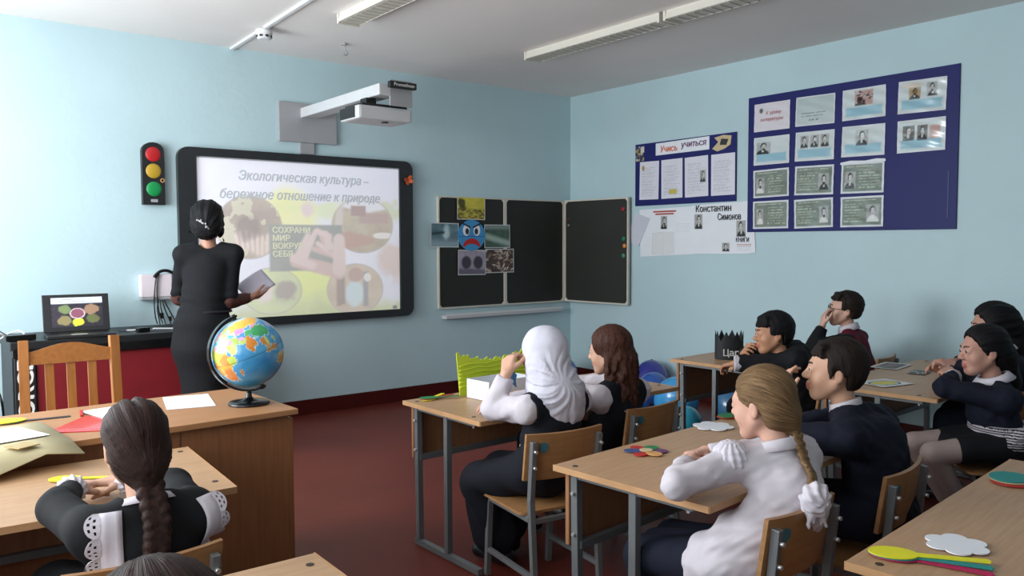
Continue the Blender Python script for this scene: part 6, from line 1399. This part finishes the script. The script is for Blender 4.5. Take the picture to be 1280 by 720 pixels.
# ------------------------------------------------------------------ 7 boy in black jacket
P = person('boy in black jacket slumped over the desk with hand at his mouth', (3.94, 2.39), 14, (3.705, 2.49, .860), (140, -2, -4), s=.93, sw=.155, tone='#b98668', el=dict(L=(3.66, 2.46, .71), R=(3.96, 2.72, .700)), wr=dict(L=(3.545, 2.60, .705), R=(3.70, 2.665, .735)), py=.02, chest_back=.0,
           hands=dict(L=((.1, .9, -.25), (0, 0, -1), .5), R=((-.55, -.55, .5), (.3, -.8, -.3), [.6, .7, .8, .8])), res=(.012, .0046), sh=dict(L=(3.72, 2.36, .735), R=(3.93, 2.50, .745)))
P.C = P.N * .75 + P.P * .25 + V3(.05, -.03, 0)
bl = torso(Field(), P, .022)
for q in 'LR': sleeve(bl, P, q, .018, .93, cuff=.044)
neck_cut(bl, P, .054); bl.disp(wrinkle(.0048, 62, 51)).disp(wrinkle(.0020, 130, 519)); part(P, 'jacket', bl, M['blacksuit'], .009)
E_, W_ = P.E['L'], P.W['L']; part(P, 'white_cuff', Field().fru(E_ + (W_ - E_) * .80, E_ + (W_ - E_) * 1.06, .038, .043), M['wblouse'], .006)
collar(P, 'shirt_collar', M['wblouse'], .047, .018, .005)
part(P, 'trousers', legs(skirt(Field(), P, .006, 0), P, .012), M['blacksuit'], .012)
h = cap_hair(Field(), P, .017, -.070, .045, .032, -.010, .0); A = dict(M_=P.Mh, O=P.H); s = P.s
for k in range(7): x = -.06 + .02 * k; h.cap(V3(x, .05, .085) * s, V3(x * 1.05, .085 - abs(x) * .55, .040 + .008 * (k % 2)) * s, .018 * s, .007 * s, .014, **A)
h.disp(strands(P, .0010, (0, .2, 1), 40)).disp(wrinkle(.0022, 170, 4, 6)); part(P, 'hair', h, HM['black'], .006, flow=hair_flow(P, (0, .2, 1)))

# ------------------------------------------------------------------ 8 boy with glasses
P = person('boy with glasses in maroon vest resting his cheek on his hand', (4.77, 2.55), 16, (4.70, 2.655, .925), (128, 6, 2), s=.93, sw=.15, tone='#cba08c', el=dict(L=(4.515, 2.745, .700), R=(4.95, 2.78, .700)), wr=dict(L=(4.575, 2.725, .825), R=(4.72, 2.86, .68)),
           hands=dict(L=((.25, .0, .9), (.7, -.6, .1), [.45, .6, .7, .75], .05, .3), R=((-.9, .2, 0), (0, 0, -1), .3)), chest_back=0.035, res=(.012, .0050))
bl = torso(Field(), P, .008)
for q in 'LR': sleeve(bl, P, q, .016, .92)
neck_cut(bl, P, .054); bl.disp(wrinkle(.0048, 62, 61)).disp(wrinkle(.0020, 130, 619)); part(P, 'black_sleeves', bl, M['blacksuit'], .009)
vs = torso(Field(), P, .016)
for g, q in ((-1, 'L'), (1, 'R')): vs.ell(P.S[q] + V3(g * .03, .03, -.01), (.055, .10, .11), .008, mode='s')
vs.box(V3(-.5, P.C[1] + .055, .3), V3(.5, P.C[1] + .5, 1.2), .01); neck_cut(vs, P, .062); part(P, 'maroon_vest', vs, M['maroon'], .009)
collar(P, 'shirt_collar', M['wblouse'], .050, .026, .010)
part(P, 'trousers', legs(skirt(Field(), P, .006, 0), P, .012), M['blacksuit'], .012)
h = cap_hair(Field(), P, .013, -.055, .055, .030, -.006, .0); A = dict(M_=P.Mh, O=P.H); s = P.s
for k in range(7): x = -.06 + .02 * k; h.cap(V3(x, .05, .092) * s, V3(x * 1.05, .086 - abs(x) * .5, .062 + .008 * (k % 2)) * s, .017 * s, .007 * s, .012, **A)
h.disp(strands(P, .0014, (0, .3, 1), 30)).disp(wrinkle(.0028, 170, 5, 6)); part(P, 'hair', h, HM['boy'], .006, flow=hair_flow(P, (0, .3, 1)))
gs = MB(); pt = lambda x, y, z: tuple(P.H + P.Mh @ (V3(x, y, z) * s))
for g in (-1, 1):
    gs.tube([pt(g * .032 + .021 * math.cos(a), .096 - .004 * abs(math.cos(a)), .001 + .016 * math.sin(a)) for a in np.linspace(0, 6.283, 18, endpoint=False)], .0018, 6, closed=True); gs.tube([pt(g * .053, .092, .004), pt(g * .074, .05, .004), pt(g * .080, .0, .004), pt(g * .078, -.02, -.008)], .0018, 6)
gs.tube([pt(-.011, .098, .003), pt(0, .102, .006), pt(.011, .098, .003)], .0018, 6); gs.obj('glasses', M['blackgloss'], P.root)

# ------------------------------------------------------------------ 9 girl in navy cardigan
P = person('girl in navy cardigan with white collar and black-and-white striped waist', (3.85, 1.435), 42, (3.80, 1.50, .862), (138, -2, -3), s=.93, sw=.14, tone='#bd8e7c', el=dict(L=(3.665, 1.595, .700), R=(4.06, 1.66, .700)), wr=dict(L=(3.885, 1.655, .72), R=(4.03, 1.75, .715)),
           hands=dict(L=((.45, .6, .25), (.3, -.1, -.9), [.5, .6, .7, .7]), R=((-.5, .3, .25), (-.2, -.4, -.7), .5)), knees=dict(L=(3.575, 1.60, .425), R=(3.70, 1.74, .425)), ankles=dict(L=(3.83, 1.54, .09), R=(3.865, 1.615, .09)), res=(.012, .0046))
bl = torso(Field(), P, .016)
for q in 'LR': sleeve(bl, P, q, .014, .88)
neck_cut(bl, P, .054); bl.disp(wrinkle(.0048, 62, 71)).disp(wrinkle(.0020, 130, 719)); part(P, 'cardigan', bl, M['navy'], .008)
for q in 'LR': E_, W_ = P.E[q], P.W[q]; part(P, 'white_cuff', Field().fru(E_ + (W_ - E_) * .84, E_ + (W_ - E_) * .99, .036, .038), M['wblouse'], .006)
collar(P, 'white_collar', M['lace'], .050, .018, .022)
part(P, 'skirt', skirt(Field(), P, .006, 0, thigh=.55).disp(wrinkle(.004, 20, 72)), M['blacksuit'], .010)
part(P, 'tights', legs(Field(), P, .004), M['tights'], .010)
sf = Field().cap(P.P + V3(0, -.006, .035), P.Wst + V3(0, -.006, -.01), .130, .112, .03, S=(1.27, 1, 1)).box(V3(-1, -1, 0), V3(1, 1, P.P[2] - .02), .003).box(V3(-1, -1, P.Wst[2] + .015), V3(1, 1, 2), .003)
Vt, Q = sf.mesh(.0045); stripe = (np.floor((Vt[Q].mean(1)[:, 2]) / .0055).astype(int) % 2); link('striped_waistband', raw_mesh('striped_waistband', Vt, Q, [M['wblouse'], M['blacksuit']], True, stripe), P.root)
h = cap_hair(Field(), P, .013, -.070, .082, .028, -.022, .0, slant=27); A = dict(M_=P.Mh, O=P.H); s = P.s
h.ell(V3(.01, -.085, -.02) * s, V3(.066, .060, .070) * s, .03, **A); h.cap(V3(.02, -.12, -.03) * s, V3(.05, -.15, -.15) * s, .045 * s, .040 * s, .03, **A); h.cap(V3(.05, -.15, -.15) * s, V3(.06, -.14, -.28) * s, .040 * s, .022 * s, .03, **A)
h.disp(strands(P, .002, (0, -.8, .1), 36)); part(P, 'hair', h, HM['black'], .006, flow=hair_flow(P, (0, -.8, .1)))

# ------------------------------------------------------------------ 10 girl behind her
P = person('dark-haired girl mostly hidden behind the girl in navy cardigan', (4.52, 1.535), 16, (4.44, 1.715, .912), (128, -6, 0), s=.93, sw=.14, tone='#b98a78', el=dict(L=(4.33, 1.70, .700), R=(4.72, 1.82, .700)), wr=dict(L=(4.40, 1.86, .70), R=(4.50, 1.92, .70)),
           hands=dict(L=((-.4, .5, .1), (.5, 0, -.8), .5), R=((-.8, .2, .05), (0, 0, -1), .4)), chest_back=0.085, res=(.013, .0052))
bl = torso(Field(), P, .016)
for q in 'LR': sleeve(bl, P, q, .014, .9)
neck_cut(bl, P, .054); part(P, 'cardigan', bl, M['navy'], .010); part(P, 'skirt', skirt(Field(), P, .012, .15), M['navy'], .012); collar(P, 'white_collar', M['lace'], .048, .016, .014)
h = cap_hair(Field(), P, .018, -.080, .080, .035, -.030, .0, slant=27); A = dict(M_=P.Mh, O=P.H); s = P.s
h.ell(V3(0, -.09, .02) * s, V3(.070, .055, .075) * s, .03, **A); h.cap(V3(0, -.11, -.02) * s, V3(.02, -.14, -.20) * s, .055 * s, .035 * s, .03, **A)
h.disp(strands(P, .004, (0, -.8, .1), 24)); part(P, 'hair', h, HM['black'], .007, flow=hair_flow(P, (0, -.8, .1)))

# ------------------------------------------------------------------ 11 head at the bottom edge
P = person('dark-haired child nearest the camera, only top of head in frame', (.24, .84), 0, (.230, .935, .874), (92, -8, 0), s=.93, sw=.14, tone='#c09078', el=dict(L=(.06, 1.05, .695), R=(.44, 1.05, .695)), wr=dict(L=(.14, 1.24, .684), R=(.34, 1.24, .684)),
           hands=dict(L=((.6, .6, 0), (0, 0, -1), .3), R=((-.6, .6, 0), (0, 0, -1), .3)), res=(.013, .0052))
bl = torso(Field(), P, .018)
for q in 'LR': sleeve(bl, P, q, .016, .9)
neck_cut(bl, P, .054); part(P, 'jacket', bl, M['blacksuit'], .010); part(P, 'trousers', legs(skirt(Field(), P, .006, 0), P, .012), M['blacksuit'], .012)
h = cap_hair(Field(), P, .013, -.070, .050, .030, -.012, .0); h.disp(strands(P, .0015, (0, .2, 1), 40)); part(P, 'hair', h, HM['dark'], .005, flow=hair_flow(P, (0, .2, 1)))
